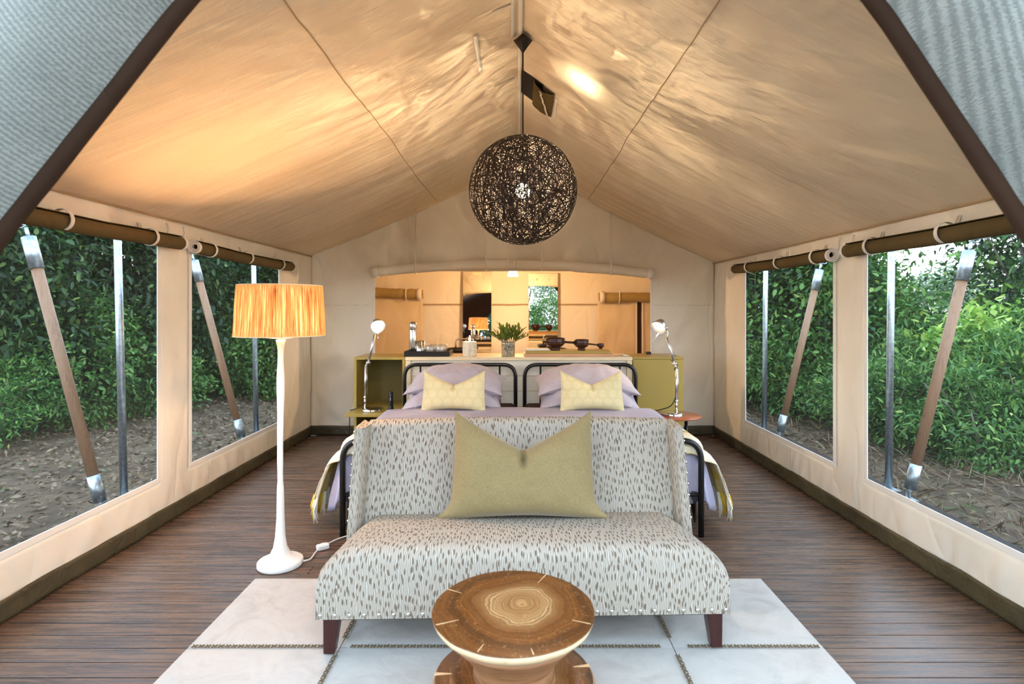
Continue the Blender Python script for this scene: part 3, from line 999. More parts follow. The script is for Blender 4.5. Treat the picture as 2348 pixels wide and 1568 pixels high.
def notch(a, r0, r1, w, z, mt=CRACK):
    m = MB()
    d = Vector((math.cos(a), math.sin(a), 0)); s = Vector((-d.y, d.x, 0))
    pts = []
    for zz in (z - .012, z + .0012):
        pts += [d * r0 + s * .0008 + Vector((0, 0, zz)), d * r1 + s * w + Vector((0, 0, zz)), d * r1 - s * w + Vector((0, 0, zz)), d * r0 - s * .0008 + Vector((0, 0, zz))]
    m.hexa(pts)
    m.build('crack', mt, T, local=True, label='pale split in the wood')
for a, r0, r1, w in ((152, .195, .249, .0022), (203, .18, .249, .003), (63, .18, .248, .0016), (338, .19, .248, .002), (247, .21, .249, .0016), (283, .22, .249, .0018)):
    notch(rad(a), r0, r1, w, .437)
for a, r0, r1, w in ((178, .16, .249, .0045), (12, .16, .249, .0045), (40, .16, .247, .0025)):
    notch(rad(a), r0, r1, w, .2255)

# ------------------------------------------------------------------ sofa
S = thing('sofa', (.025, 2.55, 0.0), 'armless two seat sofa in brown and cream grain print with nailheads', 'sofa', rz=rad(1.6))
# local frame: x across, y away from the camera, z up
W2 = .83
def seat_half(y):   # half width by depth
    t = (y + .27) / .50
    return W2 + .0 - .0 * t
def seat_top(x, t):   # t 0 front .. 1 back
    crown = .026 * (1 - (x / W2) ** 4)
    return .425 - .045 * t + crown * math.sin(PI * min(1, t * .8 + .2))
ZB = .168
def seat_fn(u, k):
    # u in -1..1 across; k walks: 0 = front bottom, .42 = front top, 1 = back top
    yf = -.275
    if k < .42:
        a = k / .42
        z = ZB + (seat_top(u * W2, 0) - .055 - ZB) * a
        yy = yf - .006 * math.sin(PI * a)
    elif k < .56:
        a = (k - .42) / .14 * PI / 2
        z = seat_top(u * W2, 0) - .055 + .055 * math.sin(a)
        yy = yf + .075 * (1 - math.cos(a))
    else:
        a = (k - .56) / .44
        yy = yf + .075 + a * .50
        z = seat_top(u * W2, a)
    # side rounding: drop at the sides
    e = max(0, (abs(u) - .82) / .18)
    x = u * W2 * (1.0 - .0 * k)
    z -= .085 * e ** 2.4 * min(1, max(0, k - .12) / .34) ** 1.5
    # seat narrows slightly to the back
    nar = 1 - .03 * max(0, (k - .56) / .44)
    return Vector((x * nar, yy, z))
_kt = lin(0, 1, 200)
_al = [0.0]
for _a, _b in zip(_kt, _kt[1:]):
    _al.append(_al[-1] + (seat_fn(0, _b) - seat_fn(0, _a)).length)
def sk_len(k): return _al[min(199, int(round(k * 199)))]
us = lin(-1, -.8, 14) + lin(-.76, .76, 36) + lin(.8, 1, 14)
ks = lin(0, .42, 14) + lin(.43, .56, 10)[0:] + lin(.58, 1, 22)
m = MB().grid(seat_fn, us, ks, uvf=lambda u, k: (u * W2, sk_len(k)))
# sides and underside
for sgn in (-1, 1):
    prof = [seat_fn(sgn, k) for k in ks]
    b = len(m.v)
    m.v += [tuple(p) for p in prof] + [(p.x, p.y, ZB) for p in prof]
    n = len(prof)
    for i in range(n - 1):
        q = [b + i, b + i + 1, b + n + i + 1, b + n + i]
        uv = [(prof[i].y + 5 * sgn, prof[i].z), (prof[i + 1].y + 5 * sgn, prof[i + 1].z), (prof[i + 1].y + 5 * sgn, ZB), (prof[i].y + 5 * sgn, ZB)]
        m.face(q if sgn > 0 else q[::-1], False, uv if sgn > 0 else uv[::-1])
m.build('seat', SOFA, S, local=True)
MB().box((0, .03, ZB + .0), (1.62, .58, .02)).build('seat_underside', BLACK, S, local=True)
# backrest: reclined slab with rounded top
def back_y(z, d):   # front face of the back, leaning away
    return .285 + (z - .36) * .30 + d
def back_fn(u, k):
    x = u * .785
    if k < .8:
        a = k / .8
        z = .30 + a * .485
        d = -.018 * (1 - u ** 4) * math.sin(PI * a)
        return Vector((x, back_y(z, d), z + .012 * (1 - u * u) * a))
    a = (k - .8) / .2 * PI
    z0 = .785
    return Vector((x, back_y(z0, 0) + .06 * (1 - math.cos(a)), z0 + .032 * math.sin(a) + .012 * (1 - u * u)))
m = MB().grid(back_fn, lin(-1, 1, 30), lin(0, .8, 20) + lin(.82, 1, 10), uvf=lambda u, k: (u * .785 + .013, k * .66 + 2))
m.grid(lambda x, z: Vector((x, back_y(min(z, .785), .12), z + .012 * (1 - (x / .785) ** 2) * (z > .7))), lin(-.785, .785, 10), lin(.17, .785, 6), flip=True, uvf=lambda x, z: (x, z))
m.build('backrest', SOFA, S, local=True)
# wings at both ends of the back
for sg in (-1, 1):
    m = MB()
    def wing(u, z):    # u: 0 outer front edge ... 1 inner
        yy = back_y(z, 0)
        pts = [(.832, .12), (.832, -.095), (.826, -.11), (.79, -.10), (.775, -.06), (.77, .02)]
        i = min(4, int(u * 5)); f = u * 5 - i
        a, b = pts[i], pts[i + 1]
        return Vector((sg * (a[0] + (b[0] - a[0]) * f), yy + a[1] + (b[1] - a[1]) * f, z))
    zs = lin(.30, .80, 14)
    uu = lin(0, 1, 26)
    m.grid(wing, uu, zs, uvf=lambda u, z: (u * .36 + 3 + sg, z), flip=sg > 0)
    b = len(m.v)
    m.v += [tuple(wing(u, .80) + Vector((0, 0, .006))) for u in uu]
    m.face([b + i for i in range(len(uu))] if sg < 0 else [b + i for i in range(len(uu))][::-1], True)
    b0 = len(m.v)
    m.grid(lambda u, j: wing(u, .80) + Vector((0, 0, .006 * j)), uu, [0, 1], flip=sg > 0)
    m.build('wing', SOFA, S, local=True)
    for z in lin(.385, .785, 9):
        p = wing(.19 + .03, z)
        MB().sphere((p.x + sg * -.004, p.y - .001, p.z), .0095, 10, 6, (1, .6, 1)).build('nailhead', STEEL, S, local=True)
for x in lin(-.815, .815, 29):
    p = seat_fn(x / W2, .03)
    MB().sphere((p.x, p.y - .001, ZB + .017), .0092, 10, 6, (1, .6, 1)).build('nailhead', STEEL, S, local=True)
for sx, sy in ((-1, -1), (1, -1), (-1, 1), (1, 1)):
    x, y = sx * .775, -.232 if sy < 0 else .34
    a, bb = .032, .022
    xo = sx * .012
    m = MB().hexa([(x + xo - bb, y - bb, .0185), (x + xo + bb, y - bb, .0185), (x + xo + bb, y + bb, .0185), (x + xo - bb, y + bb, .0185),
                   (x - a, y - a, ZB), (x + a, y - a, ZB), (x + a, y + a, ZB), (x - a, y + a, ZB)])
    m.build('leg', LEG_WOOD, S, local=True, bevel=.003)

# ------------------------------------------------------------------ cushions and pillows
def cushion_mesh(wb, wt, h, th, notch=0.0, seed=0, crease=0.0, ears=.05, wr=.004, flange=0, n=44):
    m = MB()
    ss, tt = lin(-1, 1, n), lin(0, 1, n)
    def outline(s, t):
        half = (wb + (wt - wb) * t) / 2
        half *= 1 - ears * math.sin(PI * t) ** .8
        top = h - notch * (1 - abs(s)) ** .85
        bot = .025 * (1 - s * s) * (ears > 0) - .012 * abs(s) ** 6
        return s * half, bot + (top - bot) * t
    def thick(s, t):
        q = 2 * t - 1
        k = max(0, (1 - abs(s) ** 3.2) * (1 - abs(q) ** 3.2)) ** .62
        if crease:
            k *= 1 - crease * math.exp(-(s / .035) ** 2) * min(1, max(0, (t - .66) / .16)) ** 1.5
            k *= 1 + .22 * math.exp(-((abs(s) - .2) / .14) ** 2) * max(0, (t - .4) / .6)
        if flange and abs(s) > flange: k *= .25
        return th / 2 * k
    def side(sg):
        def fn(s, t):
            x, z = outline(s, t)
            k = thick(s, t)
            e = min(1, k / (th * .12 + 1e-9))
            y = sg * (k + wr * e * (nz(s * 3.2 + seed, t * 3.2, sg) + .7 * nz(s * 7 + seed, t * 7, sg + 4)))
            return Vector((x, y, z))
        return fn
    m.grid(side(-1), ss, tt, uvf=lambda s, t: outline(s, t))
    m.grid(side(1), ss, tt, uvf=lambda s, t: outline(s, t), flip=True)
    return m
def place(m, mat4):
    m.v = [tuple(mat4 @ Vector(p)) for p in m.v]
    return m

big = thing('cushion', (.03, 2.66, .41), 'large sage velvet cushion with a pinched top on the sofa', 'cushion')
m = cushion_mesh(.705, .675, .515, .21, notch=.195, seed=3, crease=.95, ears=.035, wr=.006, n=64)
for i, (x, y, z) in enumerate(m.v):      # flared lower corners
    q = max(0, (.09 - z) / .09)
    m.v[i] = (x + (1 if x > 0 else -1) * .045 * q ** 1.5 * (abs(x) / .35) ** 6, y, z + .03 * q * (abs(x) / .38) ** 4)
place(m, Matrix.Rotation(rad(-17), 4, 'X'))
m.build('cover', VELVET, big, local=True)
del m

BED_Z = .575
for xc, lab, sd, rot in ((-.505, 'cream cushion with hexagon lattice on the bed by the torch', 1, 1), (.60, 'cream cushion with hexagon lattice on the bed by the round table', 8, -2)):
    c = thing('cushion', (xc, 4.50, BED_Z + .015), lab, 'cushion', 'lattice cushions', rz=rad(-rot))
    m = cushion_mesh(.52, .495, .335, .13, notch=.125, seed=sd, crease=.55, ears=.035, wr=.004)
    place(m, Matrix.Rotation(rad(-14), 4, 'X'))
    m.build('cover', LATTICE, c, local=True)
for xc, y, z, tilt, sd, lab, rz, w in (
        (-.54, 4.84, BED_Z + .095, -84, 2, 'lower lavender pillow behind the lattice cushion on the torch side', 2, .84),
        (-.53, 4.92, BED_Z + .225, -80, 5, 'upper lavender pillow behind the lattice cushion on the torch side', -2, .84),
        (.61, 4.84, BED_Z + .095, -84, 9, 'lower lavender pillow behind the lattice cushion on the round table side', -2, .86),
        (.60, 4.92, BED_Z + .225, -80, 12, 'upper lavender pillow behind the lattice cushion on the round table side', 2, .87)):
    p = thing('pillow', (xc, y, z), lab, 'pillow', 'lavender pillows', rz=rad(rz))
    m = cushion_mesh(w, w, .50, .215, seed=sd, ears=.06, wr=.014, n=40)
    for i, (x_, y_, z_) in enumerate(m.v):
        s_ = x_ / (w / 2)
        m.v[i] = (x_, y_ + .075 * abs(s_) ** 2.2 + .01 * nz(x_ * 6 + sd, z_ * 6), z_)
    place(m, Matrix.Rotation(rad(tilt), 4, 'X') @ Matrix.Translation((0, 0, -.22)))
    m.build('pillowcase', LAVENDER, p, local=True)

# ------------------------------------------------------------------ beds
YH, YFT = 5.43, 3.50
def make_bed(xa, xb):
    root = thing('bed_frame', ((xa + xb) / 2, (YH + YFT) / 2, 0), 'black tubular steel single bed frame next to the open olive cabinet', 'bed', 'twin bed frames')
    def hoop(y, zt, name):
        p = bend([(xa, y, 0), (xa, y, zt), (xb, y, zt), (xb, y, 0)], .125, 8)
        return MB().tube(p, .0185, 12).build(name, BLACK_METAL, root)
    hoop(YH, .874, 'headboard'); hoop(YFT, .592, 'footboard')
    for i in range(1, 7):
        x = xa + (xb - xa) * i / 7
        MB().tube([(x, YH, .872), (x, YH, .30)], .009, 8).build('spindle', BLACK_METAL, root)
    for y, z in ((YH, .30), (YFT, .258)):
        MB().tube([(xa, y, z), (xb, y, z)], .0115, 8).build('cross_rail', BLACK_METAL, root)
    for x in (xa + .03, xb - .03):
        MB().box((x, (YH + YFT) / 2, .24), (.03, YH - YFT, .05)).build('side_rail', BLACK_METAL, root)
        m = MB().hexa([(x - .004, YFT + .01, .08), (x + .004, YFT + .01, .08), (x + .004, YFT + .03, .08), (x - .004, YFT + .03, .08),
                       (x - .004, YFT + .01, .24), (x + .004, YFT + .01, .24), (x + .004, YFT + .16, .24), (x - .004, YFT + .16, .24)])
        m.build('corner_bracket', BLACK_METAL, root)
    return root
bed1 = make_bed(-1.075, -.012)
bed2 = copy_tree(bed1)
bed2.location.x += 1.150
bed2['label'] = 'black tubular steel single bed frame next to the closed olive cabinet'
for xc, lab in ((-.545, 'mattress in a dark brown sheet under the duvet, torch side'), (.61, 'mattress in a dark brown sheet under the duvet, round table side')):
    t = thing('mattress', (xc, 4.46, .27), lab, 'mattress', 'twin mattresses')
    MB().box((xc + .022 * (1 if xc < 0 else -1), 4.46, .40), (1.04 if xc < 0 else 1.05, 1.80, .25)).build('sheet', BROWN_SHEET, t, bevel=.05)

DX0, DX1 = -1.10, 1.165
def bed_section(a, drop, flare, y):
    """a in -1..1 : x, z of the cover across the bed"""
    cx, hw = (DX0 + DX1) / 2, (DX1 - DX0) / 2
    r = .09
    flat = hw - r
    L = flat + r * PI / 2 + drop
    s = abs(a) * L; sg = 1 if a >= 0 else -1
    top = BED_Z + .022 * math.cos(a * 1.4) + .008 * nz(a * 6, y * 3, 2)
    if s < flat: return cx + sg * s, top
    if s < flat + r * PI / 2:
        t = (s - flat) / r
        return cx + sg * (flat + r * math.sin(t)), top - r * (1 - math.cos(t))
    d = s - flat - r * PI / 2
    k = d / max(drop, 1e-6)
    return cx + sg * (hw + flare * k ** (.8 if drop > .33 else .55)), top - r - d
DY0, DY1 = 3.56, 4.63
def duvet_fn(a, v):
    # v 0..1 along the top from the pillow end to the foot, 1..1.5 down the foot end
    if v <= 1:
        y = DY1 + (DY0 + .03 - DY1) * v
        drop = .36 + .02 * nz(y * 3, a)
        x, z = bed_section(a, drop, .085 + .02 * math.sin(y * 9) + .02 * nz(y * 4, 1), y)
        if abs(a) > .75:
            x += (1 if a > 0 else -1) * .022 * nz(y * 7, z * 4, 3) * (abs(a) - .75) / .25
        puff = .012 * nz(x * 3.3, y * 3.3, 7)
        return Vector((x, y, z + puff * (abs(a) < .7)))
    k = (v - 1) / .5
    x, z = bed_section(a * (1 - .05 * k), .36 * (1 - .2 * k), .05, DY0)
    lowz = .185 + .012 * nz(a * 5)
    zz = z + (min(z, lowz) - z) * k
    return Vector((x * (1 - .04 * k), DY0 + .03 - .07 * math.sin(min(1, k * 2) * PI / 2) + .035 * k + .01 * nz(x * 5, zz * 4, 5), zz))
dv = thing('duvet', (.03, 4.1, BED_Z), 'lavender duvet spread over both beds', 'duvet')
MB().grid(duvet_fn, lin(-1, 1, 90), lin(0, 1, 40) + lin(1.03, 1.5, 16), flip=True).build('cover', DUVET, dv, solid=.012)

th = thing('throw_blanket', (.03, 3.7, BED_Z), 'cream and yellow fringed throw laid across the foot of the beds', 'blanket')
TY0, TY1 = 3.555, 4.02
def throw_fn(a, v):
    if v <= 1:
        y = TY1 + (TY0 - TY1) * v
        fl = .17 + .03 * nz(y * 5, a * 2)
        x, z = bed_section(a, .30, fl, y)
        if abs(a) > .78:
            x += (1 if a > 0 else -1) * .02 * math.sin(y * 42) * (abs(a) - .78) / .22
        return Vector((x, y - .05 * max(0, abs(a) - .8) / .2 * (1 - v), z + .022 + .006 * nz(x * 5, y * 5)))
    k = (v - 1) / .3
    x, z = bed_section(a, .30, .17, TY0)
    hang = max(0, 1 - max(0, abs(a) - .76) / .1)
    return Vector((x, TY0 - .038 * min(1, k * 1.6) * hang - .004, z + .022 - .10 * k * hang + .004 * nz(x * 9, k)))
MB().grid(throw_fn, lin(-1, 1, 110), lin(0, 1, 26) + lin(1.04, 1.3, 8), flip=True, uvf=lambda a, v: (a * 1.5, v * .465)).build('woven_cloth', THROW, th, solid=.008)
for sg in (-1, 1):
    m, my = MB(), MB()
    rr = random.Random(11 + sg)
    for i in range(110):
        v = i / 109
        p = throw_fn(sg * 1.0, v * .999)
        tgt = my if int(v * 5.5) % 3 == 1 else m
        L = rr.uniform(.10, .155)
        q = [p + Vector((0, 0, .012)), p + Vector((sg * .012 + rr.uniform(-.01, .01), rr.uniform(-.012, .012), -L * .5)), p + Vector((sg * rr.uniform(-.005, .02), rr.uniform(-.025, .025), -L))]
        tgt.tube(q, [.0075, .0065, .003], 5)
    m.build('fringe', FRINGE, th, kind='stuff', label='cream tassel fringe')
    my.build('fringe', FRINGE_Y, th, kind='stuff', label='mustard tassel fringe')

# ------------------------------------------------------------------ headboard cabinets
UY0, UY1, UT = 5.50, 5.97, .940
X1, X2, X3, X4 = -1.581, -1.085, 1.125, 1.620
L = thing('cabinet', ((X1 + X2) / 2, (UY0 + UY1) / 2, 0), 'open fronted olive gold cabinet with the bedside ledge', 'cabinet')
w = (X1 + X2) / 2
tk = .026
for x in (X1 + tk / 2, X2 - tk / 2):
    MB().box((x, (UY0 + UY1) / 2, (UT - tk) / 2), (tk, UY1 - UY0, UT - tk)).build('side_panel', OLIVE_PAINT, L, bevel=.002)
MB().box((w, (UY0 + UY1) / 2, UT - tk / 2), (X2 - X1, UY1 - UY0, tk)).build('top_panel', OLIVE_PAINT, L, bevel=.002)
MB().box((w, UY1 - .01, .46), (X2 - X1 - 2 * tk, .014, .9)).build('back_panel', OLIVE_DARK, L)
MB().box((w - .002, (UY1 + 5.235) / 2 - .01, .425), (X2 - X1 - .0 - .0, UY1 - 5.235, .03)).build('ledge', OLIVE_PAINT, L, bevel=.003, label='projecting bedside ledge')
MB().box((w, (UY0 + UY1) / 2, .05), (X2 - X1 - 2 * tk, UY1 - UY0 - .03, .02)).build('bottom_panel', OLIVE_DARK, L)

R_ = thing('cabinet', ((X3 + X4) / 2, (UY0 + UY1) / 2, 0), 'closed olive gold cabinet behind the round side table', 'cabinet')
MB().box(((X3 + X4) / 2, (UY0 + UY1) / 2 + .006, (UT - .02) / 2), (X4 - X3 - .002, UY1 - UY0 - .012, UT - .02)).build('carcass', OLIVE_PAINT, R_, bevel=.003)
MB().box(((X3 + X4) / 2, (UY0 + UY1) / 2, UT - .01), (X4 - X3, UY1 - UY0, .02)).build('top_panel', OLIVE_PAINT, R_, bevel=.002)
MB().box(((X3 + X4) / 2, UY0, .46), (X4 - X3 - .004, .016, .915)).build('front_panel', OLIVE_PAINT, R_, bevel=.003)

C_ = thing('headboard_unit', (.02, (UY0 + UY1) / 2, 0), 'pale pine headboard unit behind both beds', 'cabinet')
cx, cw = (X2 + X3) / 2, X3 - X2
MB().box((cx, (UY0 + UY1) / 2, UT - .017), (cw - .004, UY1 - UY0, .034)).build('top_panel', PINE, C_, bevel=.003)
for x in (X2 + .03, X3 - .03):
    MB().box((x, (UY0 + UY1) / 2, (UT - .036) / 2), (.052, UY1 - UY0 - .004, UT - .036)).build('side_panel', PINE, C_, bevel=.003)
z = UT - .036
hb = .148
while z > .1:
    MB().box((cx, UY0 + .03, z - hb / 2), (cw - .115, .018, hb - .003)).build('panel_board', PINE_W, C_, bevel=.002)
    z -= hb
MB().box((cx, UY1 - .14, .845), (cw - .12, .26, .022)).build('wardrobe_shelf', PINE, C_)
MB().tube([(X2 + .056, UY1 - .12, .77), (X3 - .056, UY1 - .12, .77)], .012, 10).build('clothes_rail', WHITE_PLASTIC, C_)
# hangers on the far side (seen in the mirror)
hg = None
for i, x in enumerate((.02, .16, .20, .235, .27, .31)):
    if hg is None:
        hg = thing('coat_hanger', (x, UY1 - .12, .77), 'first black coat hanger, apart from the others, on the rail behind the headboard', 'hanger', 'black coat hangers')
        yy = UY1 - .12
        MB().tube(bend([(x, yy, .70), (x, yy, .74), (x, yy + .018, .765), (x, yy, .785), (x, yy - .018, .77)], .012), .0025, 6).build('hook', STEEL, hg)
        MB().tube([(x, yy - .19, .60), (x, yy - .10, .675), (x, yy, .705), (x, yy + .10, .675), (x, yy + .19, .60), (x, yy, .615)], .012, 8, closed=True).build('shoulder_bar', BLACK_WOOD, hg)
        hg0 = hg
    else:
        h = copy_tree(hg0); h.location.x += x - .02
        h['label'] = ['', 'second', 'third', 'fourth', 'fifth', 'last'][i] + ' black coat hanger from the wall side of the rail behind the headboard'

# ------------------------------------------------------------------ things on the unit
ZT = UT
def tray():
    x0, x1, y0, y1 = -1.100, -.665, UY0 + .06, UY0 + .34
    t = thing('tray', ((x0 + x1) / 2, (y0 + y1) / 2, ZT), 'black wooden tray holding the steel flask and glasses', 'tray')
    cx, cy, hh = (x0 + x1) / 2, (y0 + y1) / 2, .052
    MB().box((cx, cy, ZT + .006), (x1 - x0, y1 - y0, .010)).build('base', BLACK_WOOD, t)
    for y in (y0, y1):
        MB().box((cx, y, ZT + hh / 2), (x1 - x0, .012, hh)).build('long_side', BLACK_WOOD, t, bevel=.002)
    for x in (x0, x1):
        s = MB()
        for yy, ww in ((y0 + (y1 - y0) * .17, (y1 - y0) * .34), (y1 - (y1 - y0) * .17, (y1 - y0) * .34)):
            s.box((x, yy, ZT + hh / 2), (.012, ww, hh))
        s.box((x, cy, ZT + .012), (.012, (y1 - y0) * .33, .022)); s.box((x, cy, ZT + hh - .006), (.012, (y1 - y0) * .33, .012))
        s.build('handle_end', BLACK_WOOD, t)
tray()
f = thing('flask', (-1.036, 5.66, ZT + .011), 'tall brushed steel vacuum flask on the black tray', 'flask')
MB().lathe([(.036, 0), (.038, .003), (.038, .247), (.037, .25)], 28).build('body', STEEL, f, local=True)
MB().lathe([(.036, .252), (.0375, .254), (.0365, .306), (.029, .325), (.012, .330), (0, .330)], 28).build('cup_lid', STEEL, f, local=True)
mg = None
for i, (x, y) in enumerate(((-.972, 5.64), (-.955, 5.71))):
    g = thing('mug', (x, y, ZT + .011), ('small steel cup right beside the flask, in front' if i == 0 else 'small steel cup half hidden behind the front steel cup'), 'cup', 'steel cups on the tray')
    MB().lathe([(0, .0), (.027, .0), (.0285, .003), (.0295, .138), (.028, .138), (.027, .005), (0, .005)], 24).build('body', STEEL, g, local=True)
    MB().tube(bend([(.028, 0, .12), (.05, 0, .12), (.05, 0, .05), (.028, 0, .05)], .015), .003, 6).build('handle', STEEL, g, local=True)
GL = ['upturned glass next to the steel cups', 'upturned glass at the open end of the tray', 'upturned glass behind the one next to the steel cups', 'upturned glass behind the one at the tray end']
for i, (x, y) in enumerate(((-.862, 5.63), (-.762, 5.63), (-.845, 5.75), (-.745, 5.75))):
    g = thing('tumbler', (x, y, ZT + .0115), GL[i], 'glass', 'upturned glasses on the tray')
    MB().lathe([(.040, 0), (.0405, .075), (.037, .094), (.029, .101), (0, .101), (0, .092), (.028, .091), (.036, .075), (.0375, 0)], 28).build('bowl', GLASS, g, local=True)

cd = thing('candle', (-.465, 5.60, ZT), 'lit candle in a birch bark holder on the headboard unit', 'candle')
MB().lathe([(0, 0), (.066, 0), (.07, .004), (.07, .143), (.066, .147), (.060, .143), (.058, .128), (0, .126)], 32).build('bark_holder', BIRCH, cd, local=True)
MB().lathe([(.0, .138), (.057, .137), (.057, .128), (0, .128)], 24).build('wax', WAX, cd, local=True)
MB().tube([(0, 0, .137), (.001, 0, .152)], .0015, 6).build('wick', BLACK, cd, local=True)
MB().lathe([(0, .146), (.008, .156), (.010, .166), (.006, .184), (.0015, .202), (0, .206)], 14).build('flame', FLAME, cd, local=True)
vs = thing('vase', (-.085, 5.60, ZT), 'mottled silver glass vase of olive green sprigs', 'vase')
MB().lathe([(0, 0), (.062, 0), (.066, .004), (.067, .130), (.070, .138), (.066, .138), (.062, .125), (.060, .01), (0, .008)], 32).build('glass', MERCURY, vs, local=True)
rl = random.Random(21)
stems = MB(); nleaf = 0
leafm = MB().grid(lambda u, v: Vector((u * .066, v * .0145 * math.sin(PI * min(.98, .08 + u * .92)) ** .7, .006 * math.sin(u * 2.2) + abs(v) * .004)), [0, .2, .4, .6, .8, 1], [-1, 0, 1])
proto_leaf = leafm.build('leaf', LEAF_VASE, vs, local=True)
first = True
for k in range(36):
    az = rl.uniform(0, 2 * PI); tilt = rl.uniform(.12, 1.25) if k > 8 else rl.uniform(.0, .5)
    Ln = rl.uniform(.10, .155) * (1.15 if abs(math.cos(az)) > .7 else .95)
    base = Vector((math.cos(az) * .03, math.sin(az) * .03, .07))
    mid = Vector((math.cos(az) * .05, math.sin(az) * .05, .135))
    d = Vector((math.cos(az) * math.sin(tilt), math.sin(az) * math.sin(tilt) * .8, math.cos(tilt)))
    tip = mid + d * Ln
    stems.tube([base, mid, mid.lerp(tip, .5) + Vector((0, 0, .006)), tip], [.0022, .002, .0016, .0008], 5)
    for j in range(7):
        t = .25 + .75 * j / 6
        p = mid.lerp(tip, t) + Vector((0, 0, .006 * math.sin(PI * t)))
        dirn = (d + Vector((rl.uniform(-.8, .8), rl.uniform(-.8, .8), rl.uniform(-.2, .8)))).normalized()
        if first: o = proto_leaf; first = False
        else: o = proto_leaf.copy(); COL.objects.link(o)
        o.location = p
        q = dirn.to_track_quat('X', 'Z')
        o.rotation_mode = 'QUATERNION'; o.rotation_quaternion = q
        s_ = rl.uniform(.6, 1.05); o.scale = (s_, s_, s_)
stems.build('stem', BARK, vs, local=True, label='thin twigs')

bd = thing('board', (.508, 5.72, ZT), 'long rosy wooden board lying on the headboard unit', 'board')
MB().box((.508, 5.70, ZT + .0135), (.875, .27, .027)).build('slab', ROSE_WOOD, bd, bevel=.003)
bk = thing('tray', (.50, 5.70, ZT + .027), 'flat olive gold tray on the rosy board under the carved bowls', 'tray')
MB().box((.503, 5.70, ZT + .0285), (.835, .245, .004)).build('base', OLIVE_PAINT, bk)
for y in (5.578, 5.822):
    MB().box((.503, y, ZT + .042), (.835, .01, .029)).build('side', OLIVE_PAINT, bk, bevel=.002)
for x in (.09, .916):
    MB().box((x, 5.70, ZT + .042), (.01, .236, .029)).build('side', OLIVE_PAINT, bk, bevel=.002)
MB().box((.503, 5.70, ZT + .05), (.815, .234, .01)).build('inset', OLIVE_PAINT, bk)
nb = thing('booklet', (.205, 5.70, ZT + .056), 'thin white booklet lying on the olive gold tray', 'booklet')
MB().box((.205, 5.70, ZT + .0635), (.23, .18, .015)).build('pages', M('white_paper', srgb(232, 230, 222), .7).m, nb, bevel=.002)
bowls = thing('bowl_carving', (.55, 5.66, ZT + .056), 'dark carved wooden set of three joined bowls', 'carving')
zb = ZT + .0555
for x, r, h, z0 in ((.382, .1, .125, zb), (.645, .078, .108, zb), (.838, .034, .055, zb + .012)):
    k = h
    MB().lathe([(0, z0), (r * .46, z0), (r * .5, z0 + .10 * k), (r * .42, z0 + .2 * k), (r * .70, z0 + .32 * k), (r * .97, z0 + .52 * k), (r * 1.0, z0 + .60 * k), (r * .93, z0 + .66 * k), (r * .90, z0 + .72 * k), (r * .95, z0 + .9 * k), (r * .93, z0 + k), (r * .84, z0 + .98 * k), (r * .82, z0 + .72 * k), (r * .5, z0 + .38 * k), (0, z0 + .34 * k)], 32, (x, 5.66, 0)).build('bowl', CARVED, bowls)
MB().tube([(.46, 5.66, zb + .083), (.585, 5.66, zb + .075)], [.011, .013], 10).build('joining_bar', CARVED, bowls)
MB().tube([(.70, 5.66, zb + .065), (.815, 5.66, zb + .052)], [.009, .008], 10).build('joining_bar', CARVED, bowls)
MB().tube([(.295, 5.66, zb + .08), (.255, 5.66, zb + .087)], [.012, .008], 10).build('handle_stub', CARVED, bowls)
pl = thing('socket_plate', (1.08, 5.62, ZT), 'small grey socket plate set in the unit top by the olive tray', 'socket')
MB().box((1.06, 5.62, ZT + .003), (.11, .08, .006)).build('plate', SOCKET, pl, bevel=.002)
MB().box((1.08, 5.62, ZT + .009), (.045, .035, .008)).build('white_cover', WHITE_PLASTIC, pl, bevel=.002, label='white cover')
bb = thing('small_box', (1.36, 5.86, UT), 'tiny black box on the closed olive cabinet', 'box')
MB().box((1.36, 5.86, UT + .013), (.05, .04, .026)).build('lid', BLACK, bb, bevel=.004)

tr = thing('torch', (-1.19, 5.36, .44), 'black torch standing on the bedside ledge', 'torch')
MB().lathe([(0, 0), (.026, 0), (.027, .004), (.027, .03), (.022, .05), (.0205, .055)], 20).build('head', BLACK, tr, local=True)
MB().lathe([(.0205, .055), (.0205, .06), (.0195, .065), (.0205, .07), (.0205, .135), (.0195, .14), (.0205, .145), (.0215, .18), (.018, .186), (0, .186)], 20).build('barrel', BLACK, tr, local=True)
MB().box((0, -.0207, .075), (.010, .004, .014)).build('button', BLACK, tr, local=True, bevel=.001)
for z, h in ((.108, .006), (.116, .004), (.123, .007), (.131, .005), (.148, .004), (.155, .004)):
    MB().box((.0, -.0206, z), (.005, .0018, h)).build('lettering', M('white_print', srgb(214, 212, 206), .6).m if z == .108 else bpy.data.materials['white_print'], tr, local=True)

# round side table
rt = thing('side_table', (1.385, 4.95, 0), 'round copper brown side table on black legs beside the bed', 'table')
MB().lathe([(0, .468), (.21, .468), (.218, .471), (.219, .478), (.217, .482), (0, .482)], 48).build('tabletop', TABLE_TOP_RED, rt, local=True)
for x, y in ((-.10, -.02), (-.155, .09), (.06, -.12), (.12, .10)):
    MB().tube([(x, y, 0), (x, y, .469)], .0115, 8).build('leg', BLACK_METAL, rt, local=True)
MB().tube([(.13 * math.cos(a), .13 * math.sin(a), .06) for a in lin(0, 2 * PI, 25)[:-1]], .008, 6, closed=True).build('foot_ring', BLACK_METAL, rt, local=True)

